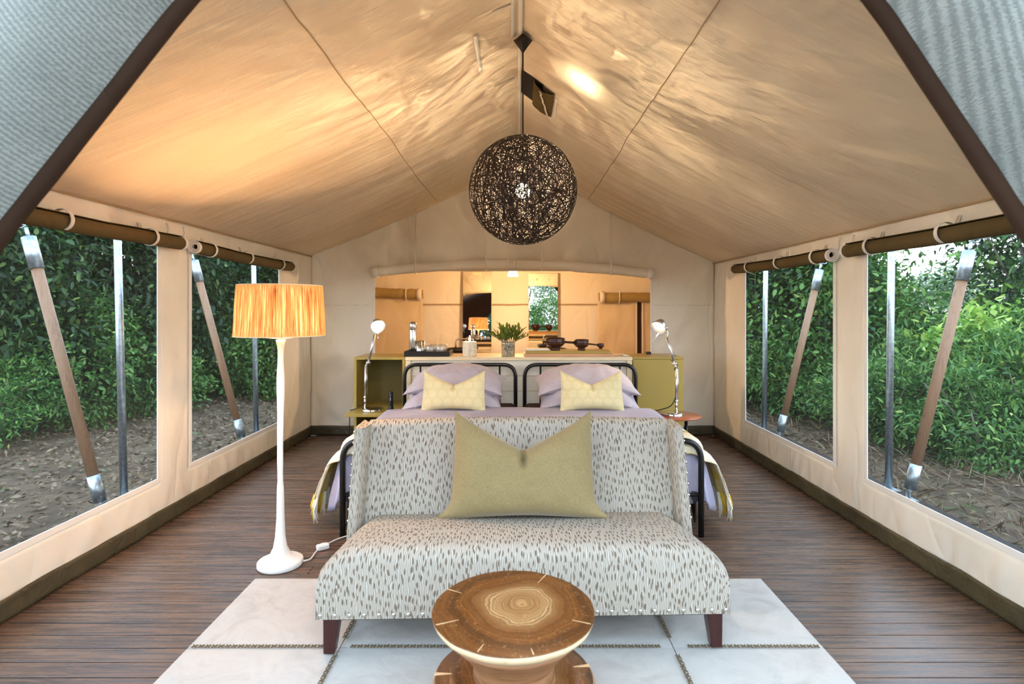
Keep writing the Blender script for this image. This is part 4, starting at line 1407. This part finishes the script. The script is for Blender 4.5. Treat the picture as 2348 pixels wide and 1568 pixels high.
# ------------------------------------------------------------------ lamps
def light_at(name, p, power, parent, radius=.02, col=LAMP_COL):
    ld = bpy.data.lights.new(name, 'POINT')
    ld.energy = power; ld.color = col; ld.shadow_soft_size = radius
    o = bpy.data.objects.new(name, ld); COL.objects.link(o)
    o.parent = parent
    o.location = world_origin(parent).inverted() @ Vector(p)
    return o

def desk_lamp(label, base, pole_x, k1, a1, j, a2, hj, small, opening, cable, Y):
    root = thing('desk_lamp', base, label, 'lamp', 'bedside desk lamps')
    V = lambda p: Vector((p[0], Y, p[1])) if len(p) == 2 else Vector(p)
    bx, by, bz = base
    MB().lathe([(0, 0), (.099, 0), (.102, .004), (.102, .022), (.098, .027), (.02, .028), (0, .028)], 40).build('base', CHROME, root, local=True)
    MB().tube([(pole_x, Y, bz + .026), (pole_x, Y, bz + .09), (pole_x, Y, k1[1])], [.012, .010, .006], 10).build('stem', CHROME, root)
    MB().sphere(V(k1), .017, 12, 8).build('lower_knuckle', CHROME, root)
    MB().tube([V(k1), V(a1)], .0105, 10).build('lower_arm', ALU, root)
    MB().tube([V(k1) + Vector((.022, 0, .02)), V(a1) + Vector((.012, 0, 0))], .0018, 5).build('tension_wire', STEEL, root)
    MB().sphere(V(j), .018, 12, 8, (1.2, 1, .8)).build('elbow_joint', CHROME, root)
    MB().tube([V(a1), V(j)], .008, 8).build('elbow_link', CHROME, root)
    MB().tube([V(j), V(a2)], .0095, 10).build('upper_arm', ALU, root)
    MB().tube([V(j) + Vector((.02, 0, .03)), V(a2) + Vector((.006, 0, 0))], .0016, 5).build('tension_wire', STEEL, root)
    MB().tube(bend([V(j) + Vector((-.03, .012, .03)), V(j) + Vector((.035, .012, .0)), V(j) + Vector((-.0, .012, -.055))], .04), .005, 6).build('cable_loop', CABLE, root, label='black cable loop')
    MB().sphere(V(hj), .018, 12, 8).build('head_joint', CHROME, root)
    MB().tube(bend([V(a2), V(a2).lerp(V(hj), .5) + Vector((.018, 0, -.01)), V(hj)], .03), .005, 8).build('head_bracket', CHROME, root)
    s0, s1 = Vector(small), Vector(opening)
    ax = (s1 - s0).normalized()
    q = Vector((0, 0, 1)).rotation_difference(ax).to_matrix()
    Ls = (s1 - s0).length
    m = MB().lathe([(0, -.002), (.028, 0), (.034, .004), (.071, Ls), (.068, Ls), (.030, .008), (0, .006)], 36, s0, q)
    m.build('shade', ALU, root)
    MB().tube([s0.lerp(V(hj), .1), V(hj)], .012, 8).build('shade_arm', CHROME, root)
    bp = s0 + ax * (Ls * .74)
    MB().sphere(bp, .021, 14, 10).build('bulb', FILAMENT, root)
    d = (Vector((0, 0, -1)) + Vector((.12 if base[0] < 0 else -.55, -.5, 0))).normalized()
    MB().tube([s1 + q @ Vector((0, 0, 0)) + Vector((0, -.02, -.045)), s1 + d * .135], .0045, 6).build('aiming_handle', CHROME, root)
    MB().tube(bend(cable, .05), .0045, 6).build('cable', CABLE, root, label='dark mains cable')
    light_at('bulb_light', bp, P_DESK, root, .024)
    return root
desk_lamp('chrome swing arm desk lamp on the olive bedside ledge', (-1.366, 5.37, .44), -1.437, (-1.437, .57), (-1.43, .875), (-1.408, .90), (-1.345, 1.165), (-1.335, 1.205),
          (-1.330, 5.362, 1.290), (-1.292, 5.288, 1.240), [(-1.44, 5.37, .53), (-1.49, 5.36, .50), (-1.53, 5.38, .452), (-1.59, 5.40, .45), (-1.60, 5.40, .05)], 5.37)
desk_lamp('chrome swing arm desk lamp on the round side table', (1.342, 4.92, .482), 1.385, (1.385, .607), (1.388, .885), (1.37, .93), (1.300, 1.155), (1.292, 1.24),
          (1.252, 4.90, 1.297), (1.207, 4.85, 1.240), [(1.385, 4.92, .66), (1.35, 4.93, .56), (1.26, 4.98, .52), (1.17, 5.02, .497), (1.155, 5.03, .40), (1.17, 5.10, .03)], 4.92)

fl = thing('floor_lamp', (-1.297, 3.11, 0), 'white plaster floor lamp with a glowing raffia drum shade', 'lamp')
prof = [(.0, .001), (.116, .001), (.12, .006), (.119, .026), (.112, .031), (.085, .038), (.055, .06), (.036, .10), (.027, .16), (.021, .26), (.018, .42)]
m = MB()
seg = 28
zs = [z for z in lin(.46, 1.235, 26)]
pr = prof + [(.0165 + .0045 * nz(z * 5, 1.7) + .006 * math.exp(-((z - 1.0) / .1) ** 2) + .0 * z + (.010 * max(0, (z - 1.19) / .05)), z) for z in zs] + [(0, 1.236)]
for r, z in pr:
    ox, oy = .007 * nz(z * 2.6, 3.3) * min(1, z), .007 * nz(z * 2.6, 8.3) * min(1, z)
    for k in range(seg):
        a = 2 * PI * k / seg
        bump = 1 + .11 * nz(math.cos(a) * 1.6, math.sin(a) * 1.6, z * 7) * (1 if z > .05 else .25 if z > .03 else 0)
        m.v.append((ox + r * bump * math.cos(a), oy + r * bump * math.sin(a), z))
for i in range(len(pr) - 1):
    for k in range(seg):
        k2 = (k + 1) % seg
        m.face([i * seg + k, i * seg + k2, (i + 1) * seg + k2, (i + 1) * seg + k], True)
m.build('stand', PLASTER, fl, local=True, label='knobbly white plaster stand')
seg = 220
m = MB()
rz_ = [(.234, 1.258), (.231, 1.31), (.227, 1.40), (.222, 1.48), (.218, 1.532)]
for r, z in rz_:
    for k in range(seg):
        a = 2 * PI * k / seg
        q = r + .0022 * (k % 2) + .0015 * nz(k * .37, 2)
        m.v.append((q * math.cos(a), q * math.sin(a), z + .0012 * nz(k * .5, 4)))
for i in range(len(rz_) - 1):
    for k in range(seg):
        k2 = (k + 1) % seg
        m.face([i * seg + k, i * seg + k2, (i + 1) * seg + k2, (i + 1) * seg + k], True, [(k / seg, i), ((k + 1) / seg, i), ((k + 1) / seg, i + 1), (k / seg, i + 1)])
m.build('lamp_shade', RAFFIA, fl, local=True, label='ribbed raffia drum shade')
for r, z in ((.2345, 1.258), (.219, 1.532)):
    MB().tube([(r * math.cos(a), r * math.sin(a), z) for a in lin(0, 2 * PI, 61)[:-1]], .0028, 6, closed=True).build('shade_ring', M('shade_rim', srgb(236, 214, 178), .7).m, fl, local=True)
for k in range(3):
    a = 2 * PI * k / 3 + .4
    MB().tube([(0, 0, 1.24), (.232 * math.cos(a), .232 * math.sin(a), 1.26)], .002, 5).build('shade_spoke', WHITE_PLASTIC, fl, local=True)
MB().lathe([(.014, 1.236), (.016, 1.24), (.016, 1.29), (.012, 1.30)], 14).build('bulb_holder', WHITE_PLASTIC, fl, local=True)
MB().sphere((0, 0, 1.34), .026, 16, 10, (1, 1, 1.25)).build('bulb', FILAMENT, fl, local=True)
light_at('bulb_light', (-1.297, 3.11, 1.355), P_FLOOR, fl, .034, WARM_COL)
cord = bend([(-1.18, 3.13, .012), (-1.15, 3.16, .008), (-1.155, 3.27, .010), (-1.14, 3.30, .018)], .05) + bend([(-1.125, 3.33, .018), (-1.09, 3.45, .008), (-.9, 3.62, .006), (-.6, 3.9, .006)], .1)
MB().tube(cord, .0042, 6).build('cord', WHITE_PLASTIC, fl, label='white mains cord')
MB().box((-1.133, 3.31, .017), (.07, .042, .03), Matrix.Rotation(rad(35), 3, 'Z')).build('foot_switch', WHITE_PLASTIC, fl, bevel=.008)
MB().box((-1.131, 3.312, .033), (.024, .02, .006), Matrix.Rotation(rad(35), 3, 'Z')).build('switch_button', WHITE_PLASTIC, fl, bevel=.002)

# pendant: ball wound of string
PC = Vector((.037, 3.44, 2.122)); PR = .328
pd = thing('pendant_lamp', PC, 'large dark string ball pendant hanging from the ridge', 'lamp')
m = MB()
rp = random.Random(17)
hole = Vector((.46, .20, .82)).normalized()
for i in range(560):
    nrm = Vector((rp.gauss(0, 1), rp.gauss(0, 1), rp.gauss(0, 1) * (1.0 if i % 3 else .35))).normalized()
    off = rp.uniform(-.45, .45)
    R = PR * (1 - .02 * rp.random())
    rr = R * math.sqrt(1 - off * off)
    u = nrm.orthogonal().normalized(); w_ = nrm.cross(u)
    wd = rp.uniform(.0010, .0022)
    ns = 52
    b = len(m.v)
    ph = rp.uniform(0, 6)
    for k in range(ns):
        a = 2 * PI * k / ns
        wv = off + .02 * math.sin(3 * a + ph) + .01 * math.sin(7 * a + ph * 2)
        p = (nrm * wv + (u * math.cos(a) + w_ * math.sin(a)) * math.sqrt(max(0, 1 - wv * wv))) * R
        m.v.append(tuple(p + nrm * wd)); m.v.append(tuple(p - nrm * wd))
    for k in range(ns):
        k2 = (k + 1) % ns
        c = Vector(m.v[b + 2 * k]).normalized()
        if c.dot(hole) > .986 and (i % 5 or c.dot(hole) > .997): continue
        m.face([b + 2 * k, b + 2 * k + 1, b + 2 * k2 + 1, b + 2 * k2], False)
m.build('string_ball', STRING, pd, local=True, kind='stuff', label='wound brown string globe')
zr = roof_z(PC.x) - .01 - PC.z
MB().tube([(0, 0, PR - .002), (0, 0, zr - .1)], .0042, 8).build('cord', BLACK, pd, local=True)
MB().tube([(0, 0, PR + .01), (0, 0, .06)], .0042, 8).build('inner_cord', BLACK, pd, local=True)
MB().lathe([(.006, zr - .115), (.012, zr - .105), (.056, zr - .045), (.056, zr - .040), (.0, zr - .0)], 4).build('ceiling_rose', BLACK, pd, local=True, label='black pyramid ceiling rose')
MB().lathe([(.018, .10), (.02, .09), (.02, .045), (.016, .04)], 14).build('bulb_holder', BLACK, pd, local=True)
MB().sphere((0, 0, 0), .044, 18, 12).build('bulb', FILAMENT, pd, local=True)
light_at('bulb_light', PC + Vector((0, 0, 0)), P_PEND, pd, .047)

# small glass lamp in the bathroom
bl = thing('pendant_lamp', (-.05, 7.1, 1.95), 'small glowing cone shade hanging in the bathroom beyond the opening', 'lamp')
MB().tube([(-.05, 7.1, 2.03), (-.05, 7.1, 3.04)], .0035, 6).build('cord', CABLE, bl)
MB().lathe([(.010, 2.03), (.014, 2.01), (.014, 1.97), (.018, 1.955)], 14, (-.05, 7.1, 0)).build('bulb_holder', BLACK, bl)
MB().lathe([(.018, 1.955), (.03, 1.94), (.068, 1.82), (.064, 1.82), (.026, 1.936), (.0, 1.945)], 28, (-.05, 7.1, 0)).build('lamp_shade', OPAL, bl)
light_at('bulb_light', (-.05, 7.1, 1.785), P_BATH, bl, .03, WARM_COL)

# ------------------------------------------------------------------ bathroom furniture seen through the opening
def mirror(xa, xb, z0, z1, tilt, yaw, lab):
    c = ((xa + xb) / 2, YFAR - .10, (z0 + z1) / 2)
    r = thing('mirror', c, lab, 'mirror', 'tall bathroom mirrors')
    rot = Matrix.Rotation(rad(yaw), 3, 'Z') @ Matrix.Rotation(rad(tilt), 3, 'X')
    w_, h_ = xb - xa, z1 - z0
    MB().box(c, (w_, .006, h_), rot).build('mirror_glass', MIRROR, r)
    MB().box(Vector(c) + rot @ Vector((0, .011, 0)), (w_ + .008, .012, h_ + .008), rot).build('backing_frame', PINE, r)
    MB().box((c[0], YFAR - .045, z1 - .03), (.12, .09, .05)).build('wall_hook', PINE, r)
    for k in (.3, .72):
        p = Vector(c) + rot @ Vector((-w_ / 2 + w_ * k, -.02, h_ / 2 - .085))
        MB().tube([p + Vector((0, .02, 0)), p + Vector((0, -.05, .006))], .014, 10).build('peg', PINE, r)
mirror(-.79, -.37, .70, 1.955, -1.8, -2.1, 'tall narrow bathroom mirror behind the candle')
mirror(.172, .60, .70, 1.93, 0, .2, 'tall narrow bathroom mirror behind the carved bowls')
wc = thing('wash_stand', (-.1, 7.95, 0), 'pale pine wash stand under the bathroom mirrors, mostly hidden', 'wash stand')
MB().box((-.1, 7.93, .76), (2.3, .5, .04)).build('top_panel', PINE, wc, bevel=.003)
for x in (-1.2, 1.0):
    MB().box((x, 7.93, .37), (.05, .46, .74)).build('side_panel', PINE, wc)
for x, lab in ((-.80, 'dark stone basin beyond the tray'), (.50, 'dark stone basin beyond the carved bowls')):
    b_ = thing('basin', (x, 7.86, .78), lab, 'basin', 'dark stone basins')
    MB().lathe([(0, .0), (.10, .0), (.16, .03), (.19, .085), (.175, .088), (.15, .04), (0, .02)], 28).build('bowl', BLACK_WOOD, b_, local=True)
for x, d, lab in ((-.835, 1, 'square arched steel tap left of the candle'), (.42, 1, 'square arched steel tap behind the carved bowls')):
    t_ = thing('tap', (x, 7.8, .78), lab, 'tap', 'bathroom taps')
    MB().tube(bend([(x, 7.74, .785), (x, 7.74, 1.0), (x + .24 * d, 7.74, 1.0), (x + .24 * d, 7.74, .96)], .05), .0125, 10).build('spout', STEEL, t_)
    MB().lathe([(.028, .781), (.028, .79), (.014, .795)], 16, (x, 7.74, 0)).build('flange', STEEL, t_)
# ------------------------------------------------------------------ outside: poles
def pole_pair(side, foot, top, vfoot, vtop, labs):
    t = thing('brace_pole', (foot[0], foot[1], -.04), labs[0], 'pole')
    a, b = Vector((foot[0], foot[1], -.02)), Vector(top)
    d = (b - a).normalized()
    L = (b - a).length
    r = .036
    MB().tube([a + d * .22, b - d * .20], [r, r * 1.02], 16).build('wooden_shaft', TEAK_POLE, t, label='brown wooden shaft')
    MB().tube([a + d * .07, a + d * .26], r + .006, 16).build('lower_ferrule', GALV, t, label='galvanised lower sleeve')
    MB().tube([b - d * .25, b - d * .02], r + .009, 16).build('upper_ferrule', GALV, t, label='galvanised upper sleeve')
    m = MB()
    m.box(a + Vector((0, -.02, .04)), (.014, .012, .15)); m.box(a + Vector((0, .02, .04)), (.014, .012, .15)); m.box(a + Vector((0, 0, -.015)), (.11, .10, .014))
    m.tube([a + Vector((0, -.035, .06)), a + Vector((0, .035, .06))], .009, 8)
    m.build('foot_bracket', GALV, t)
    m = MB()
    m.tube([b - d * .03, b + d * .05], .012, 8)
    e = b + d * .07
    m.tube([e + Vector((math.cos(k) * .028 + (-.03 if side < 0 else .03), 0, math.sin(k) * .020)) for k in lin(0, 2 * PI, 15)[:-1]], .006, 6, closed=True)
    m.tube([e, e + Vector((side * .14, 0, .02))], .007, 6)
    m.build('eye_hook', GALV, t)
    v = thing('upright_pole', (vfoot[0], vfoot[1], -.04), labs[1], 'pole')
    a, b = Vector((vfoot[0], vfoot[1], -.035)), Vector(vtop)
    MB().tube([a, b], .0265, 14).build('tube', GALV, v)
    MB().box(a + Vector((0, 0, .003)), (.12, .12, .008)).build('base_plate', GALV, v)
pole_pair(-1, (-2.92, 4.0), (-3.45, 4.0, 1.93), (-2.93, 4.23), (-2.99, 4.23, 2.35),
          ['leaning wooden brace pole outside the large window left of the floor lamp', 'upright galvanised pole outside the large window left of the floor lamp'])
pole_pair(-1, (-2.91, 6.03), (-3.44, 6.03, 1.94), (-2.88, 6.27), (-2.92, 6.27, 2.35),
          ['leaning wooden brace pole outside the window behind the floor lamp', 'upright galvanised pole outside the window behind the floor lamp'])
pole_pair(1, (2.90, 6.28), (3.36, 6.28, 1.86), (2.835, 6.50), (2.86, 6.50, 2.35),
          ['leaning wooden brace pole outside the smaller back window of the right wall', 'upright galvanised pole outside the smaller back window of the right wall'])
pole_pair(1, (2.95, 4.28), (3.42, 4.28, 1.86), (2.97, 4.53), (3.0, 4.53, 2.35),
          ['leaning wooden brace pole outside the large front window of the right wall', 'upright galvanised pole outside the large front window of the right wall'])

# ------------------------------------------------------------------ ground
def ground_z(x, y):
    d = max(0, abs(x) - 3.1)
    return -.22 + .03 * min(d, 6) + .05 * nz(x * .7, y * .7) + .02 * nz(x * 2.5, y * 2.5, 3)
gx = [-40, -28, -20, -15] + lin(-12, 12, 90) + [15, 20, 28, 40]
gy = [-40, -25, -15] + lin(-10, 22, 90) + [28, 36, 50]
MB().grid(lambda x, y: Vector((x, y, ground_z(x, y) if abs(x) > 3.06 or y < .6 or y > 8.6 else -.3)), gx, gy).build('ground', EARTH, kind='structure')

# ------------------------------------------------------------------ vegetation
def leaf_mesh(name, seed, n, radii, ll, lw, mt, clumps=60, shell=.55, up=.0, droop=.35):
    g = np.random.default_rng(seed)
    cdir = g.normal(size=(clumps, 3)); cdir /= np.linalg.norm(cdir, axis=1)[:, None]
    cr = shell + (1 - shell) * g.random(clumps) ** .6
    cc = cdir * cr[:, None]
    cs = .12 + .16 * g.random(clumps)
    idx = g.integers(0, clumps, n)
    p = cc[idx] + g.normal(size=(n, 3)) * cs[idx][:, None] * .8
    p = p * np.array(radii) + np.array([0, 0, radii[2] * .95])
    p[:, 2] = np.maximum(p[:, 2], .03)
    d = g.normal(size=(n, 3)) + cdir[idx] * .9; d[:, 2] -= droop
    d /= np.linalg.norm(d, axis=1)[:, None]
    upv = np.tile(np.array([0, 0, 1.0]), (n, 1)) + g.normal(size=(n, 3)) * .45
    s = np.cross(d, upv); s /= np.linalg.norm(s, axis=1)[:, None] + 1e-9
    nn = np.cross(s, d)
    L = ll * (.55 + .9 * g.random(n))[:, None]; W = lw * (.55 + .9 * g.random(n))[:, None]
    v = np.empty((n, 6, 3))
    v[:, 0] = p
    v[:, 1] = p + d * L * .28 + s * W * .42 + nn * W * .10
    v[:, 2] = p + d * L * .66 + s * W * .38 + nn * W * .08
    v[:, 3] = p + d * L - nn * L * .10
    v[:, 4] = p + d * L * .66 - s * W * .38 + nn * W * .08
    v[:, 5] = p + d * L * .28 - s * W * .42 + nn * W * .10
    me = bpy.data.meshes.new(name)
    me.vertices.add(n * 6); me.vertices.foreach_set('co', v.reshape(-1))
    b = np.arange(n) * 6
    tri = np.stack([b, b + 1, b + 2, b + 3, b, b + 3, b + 4, b + 5], 1).reshape(-1)
    me.loops.add(n * 8); me.loops.foreach_set('vertex_index', tri)
    me.polygons.add(n * 2); me.polygons.foreach_set('loop_start', np.arange(n * 2) * 4)
    me.polygons.foreach_set('loop_total', np.full(n * 2, 4))
    me.update(calc_edges=True)
    me.materials.append(mt)
    return me
def stem_mesh(name, seed, radii, n=7, thick=.018, trunk=0.0):
    rr = random.Random(seed); m = MB()
    for i in range(n):
        a = rr.uniform(0, 2 * PI); k = rr.uniform(.3, .85)
        e = Vector((math.cos(a) * radii[0] * k, math.sin(a) * radii[1] * k, radii[2] * rr.uniform(1.1, 1.75)))
        s = Vector((math.cos(a) * .1, math.sin(a) * .1, 0))
        mid = s.lerp(e, .5) + Vector((rr.uniform(-.15, .15), rr.uniform(-.15, .15), radii[2] * .15))
        m.tube(bend([s, mid, e], .5, 5), [thick] + [thick * .75] * 5 + [thick * .6, thick * .25], 6)
    if trunk:
        m.tube([(0, 0, -.1), (.05, .03, radii[2] * .6), (-.03, .05, radii[2] * 1.3)], [trunk, trunk * .8, trunk * .4], 8)
    o = m.build(name, BARK, None, local=True)
    me = o.data
    bpy.data.objects.remove(o)
    return me
FOL = {
    'dark': (leaf_mesh('dark_foliage', 1, 14000, (1.25, 1.0, 1.75), .092, .046, LEAF_DARK, 80), stem_mesh('dark_stem', 1, (1.25, 1.0, 1.75))),
    'dark2': (leaf_mesh('dark_foliage_b', 2, 14000, (1.2, 1.1, 1.6), .075, .04, LEAF_DARK, 95), stem_mesh('dark_stem_b', 2, (1.2, 1.1, 1.6))),
    'mid': (leaf_mesh('mid_foliage', 3, 9500, (1.15, 1.0, 1.15), .092, .044, LEAF_MID, 80), stem_mesh('mid_stem', 3, (1.15, 1.0, 1.15))),
    'low': (leaf_mesh('low_foliage', 4, 6000, (.8, .8, .62), .085, .028, LEAF_MID, 50, .3, droop=-.1), stem_mesh('low_stem', 4, (.8, .8, .62))),
    'bright': (leaf_mesh('bright_foliage', 5, 2600, (.75, .7, .75), .105, .055, LEAF_LIT, 40, .45), stem_mesh('bright_stem', 5, (.75, .7, .75))),
    'grey': (leaf_mesh('grey_foliage', 6, 9000, (2.0, 1.8, 2.2), .13, .07, LEAF_HAZE, 110), stem_mesh('grey_stem', 6, (2.0, 1.8, 2.2), 7, .04, .12)),
    'tree': (leaf_mesh('tree_foliage', 7, 9500, (1.5, 1.5, 1.9), .075, .042, LEAF_DARK, 75, .35), stem_mesh('tree_stem', 7, (1.5, 1.5, 1.9), 11, .03, .06)),
    'airy': (leaf_mesh('airy_foliage', 9, 1500, (1.3, 1.2, 1.3), .10, .055, LEAF_MID, 40, .3), stem_mesh('airy_stem', 9, (1.3, 1.2, 1.3), 9, .02, .03)),
}
def plant(kind, x, y, s, rz, label, name='shrub', cat='shrub', group=None, zs=1.0, z=None, lift=0):
    gz = ground_z(x, y) - .05 if z is None else z
    t = thing(name, (x, y, gz), label, cat, group, rad(rz))
    f, st = FOL[kind]
    o = bpy.data.objects.new('foliage', f); COL.objects.link(o); o.parent = t; o['kind'] = 'stuff'
    o.scale = (s, s, s * zs); o.location = (0, 0, lift)
    o2 = bpy.data.objects.new('stem', st); COL.objects.link(o2); o2.parent = t; o2.scale = (s, s, s * zs + lift * .4)
    return t
# left of the tent: a dark wall of leaves
GL_ = 'dark shrubs left of the tent'
lp = [
    ('dark', -6.9, 7.0, 1.15, 10, 'dark leafy shrub at the outer edge of the large left window'),
    ('dark2', -6.7, 8.4, 1.25, 70, 'dark shrub seen between the brace pole and upright of the large left window'),
    ('dark', -6.2, 9.7, 1.2, 150, 'dark shrub right of the upright pole in the large left window'),
    ('dark2', -5.6, 10.9, 1.2, 200, 'dark shrub behind the canvas strip between the two left windows'),
    ('dark', -5.2, 12.1, 1.2, 260, 'dark shrub beside the brace pole of the window behind the floor lamp'),
    ('dark2', -4.6, 12.8, 1.1, 320, 'dark shrub beside the upright pole of the window behind the floor lamp'),
]
for k, x, y, s, r, l in lp: plant(k, x, y, s, r, l, zs=1.12)
for k, x, y, s, r, l in [
    ('tree', -8.2, 6.6, 1.3, 0, 'tall dark tree rising at the outer edge of the large left window'),
    ('dark', -8.6, 8.8, 1.6, 40, 'tall dark tree rising behind the poles of the large left window'),
    ('dark2', -8.0, 11.4, 1.6, 80, 'tall dark tree rising at the inner end of the large left window'),
    ('dark', -7.0, 14.0, 1.6, 120, 'tall dark tree rising in the window behind the floor lamp'),
]: plant(k, x, y, s, r, l, 'tree', 'tree', zs=1.25)
for k, x, y, s, r, l in [
    ('low', -5.9, 6.3, .8, 0, 'low green plant on the bare ground at the outer edge of the large left window'),
    ('mid', -6.0, 7.6, .8, 90, 'green bush low beside the brace pole of the large left window'),
    ('low', -5.5, 8.6, .9, 30, 'low green plant right of the upright pole in the large left window'),
    ('mid', -4.5, 10.3, .8, 60, 'green bush beside the brace pole of the window behind the floor lamp'),
    ('mid', -4.2, 11.2, .8, 190, 'green bush beside the upright pole of the window behind the floor lamp'),
]: plant(k, x, y, s, r, l)
# right of the tent
for k, x, y, s, r, l in [
    ('dark2', 4.3, 9.8, 1.05, 20, 'dark shrub left of the upright in the smaller right window'),
    ('dark', 5.0, 9.6, 1.1, 80, 'dark shrub behind the brace pole of the smaller right window'),
    ('mid', 4.95, 8.9, 1.15, 140, 'green shrub at the inner end of the smaller right window'),
    ('low', 4.1, 8.6, .95, 140, 'low green plant under the upright of the smaller right window'),
    ('low', 4.5, 8.3, .9, 220, 'low green plant under the brace pole of the smaller right window'),
    ('mid', 5.9, 9.8, 1.0, 33, 'green shrub left of the upright in the large right window'),
    ('mid', 7.1, 9.8, .6, 133, 'green shrub seen between the upright and brace pole of the large right window'),
    ('low', 5.2, 7.3, 1.0, 0, 'low leafy plant beside the upright in the large right window'),
    ('low', 5.6, 6.9, 1.05, 50, 'low leafy plant beside the brace pole in the large right window'),
    ('low', 5.6, 6.2, 1.1, 100, 'low leafy plant at the outer edge of the large right window'),
    ('low', 4.75, 5.7, .85, 10, 'low leafy plant nearest the sill of the large right window'),
    ('low', 5.35, 6.0, .95, 75, 'low leafy plant near the sill at the outer edge of the large right window'),
    ('low', 4.65, 6.7, .85, 120, 'low leafy plant at the foot of the brace pole outside the large right window'),
    ('low', 4.5, 7.2, .8, 200, 'low leafy plant at the foot of the upright outside the large right window'),
    ('bright', 5.6, 6.95, 1.1, 0, 'yellow green bush with light painted into its leaves beside the brace pole'),
    ('low', 6.6, 7.4, 1.3, 160, 'taller leafy plant behind the yellow green bush'),
    ('low', 6.9, 6.6, 1.3, 270, 'taller leafy plant at the outer edge of the large right window'),
]: plant(k, x, y, s, r, l)
for k, x, y, s, r, l, zs in [
    ('tree', 8.5, 8.4, 1.15, 15, 'tall dark tree with bare branches at the outer edge of the large right window', 1.15),
    ('tree', 8.6, 7.3, 1.3, 115, 'tall dark tree beyond the outer edge of the large right window', 1.2),
    ('airy', 7.9, 8.2, 1.1, 0, 'slender open tree with leaves against the sky by the brace pole top', 1.6),
    ('dark2', 5.1, 11.3, 1.5, 60, 'tall tree rising in the smaller right window', 1.15),
    ('dark', 4.9, 12.8, 1.6, 10, 'tall tree rising left of the upright in the smaller right window', 1.15),
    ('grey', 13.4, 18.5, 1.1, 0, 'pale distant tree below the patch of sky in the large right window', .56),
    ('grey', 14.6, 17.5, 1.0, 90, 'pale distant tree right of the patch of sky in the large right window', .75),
    ('mid', 8.0, 13.4, 1.0, 200, 'green tree left of the patch of sky in the large right window', 1.35),
]: plant(k, x, y, s, r, l, 'tree', 'tree', zs=zs)
# garden in front of the tent, seen in the bathroom mirror
for k, x, y, s, r, l in [
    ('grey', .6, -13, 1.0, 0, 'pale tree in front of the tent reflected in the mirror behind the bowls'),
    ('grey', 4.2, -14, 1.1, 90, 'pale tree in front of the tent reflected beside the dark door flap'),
    ('mid', 1.6, -10, 1.0, 60, 'green bush in front of the tent reflected low in the mirror'),
]: plant(k, x, y, s, r, l, 'tree', 'tree')

plant('dark', -3.4, -11.5, 1.5, 45, 'dark shrub added in front of the tent to darken the left mirror beside the lamp', 'shrub', 'shrub', zs=1.1)  # made-up shrub, added to cover bright sky reflected in the left mirror
# litter on the ground
def scatter(name, label, cat, seed, n, box, ll, lw, mt, flat=.25):
    g = np.random.default_rng(seed)
    x = g.uniform(box[0], box[1], n); yy = g.uniform(box[2], box[3], n)
    z = np.array([ground_z(a, b) for a, b in zip(x, yy)]) + g.random(n) * .05
    p = np.stack([x, yy, z], 1)
    d = g.normal(size=(n, 3)); d[:, 2] = np.abs(d[:, 2]) * flat; d /= np.linalg.norm(d, axis=1)[:, None]
    s = np.cross(d, np.array([0, 0, 1.0]) + g.normal(size=(n, 3)) * .4); s /= np.linalg.norm(s, axis=1)[:, None]
    L = ll * (.5 + g.random(n))[:, None]; W = lw * (.5 + g.random(n))[:, None]
    v = np.empty((n, 4, 3))
    v[:, 0] = p; v[:, 1] = p + d * L * .5 + s * W; v[:, 2] = p + d * L; v[:, 3] = p + d * L * .5 - s * W
    v[:, 1, 2] += .012
    me = bpy.data.meshes.new(name)
    me.from_pydata(v.reshape(-1, 3).tolist(), [], [(4 * i, 4 * i + 1, 4 * i + 2, 4 * i + 3) for i in range(n)])
    me.materials.append(mt)
    o = bpy.data.objects.new(name, me); COL.objects.link(o)
    return tag(o, label, cat, kind='stuff')
scatter('dead_leaves', 'dry brown leaf litter on the ground left of the tent', 'leaf litter', 1, 16000, (-8.5, -3.1, 2.2, 13), .06, .013, DEAD_LEAF)
scatter('dry_grass', 'dry straw coloured grass on the ground right of the tent', 'dry grass', 2, 16000, (3.1, 8.0, 2.5, 12), .16, .005, DEAD_LEAF, .5)
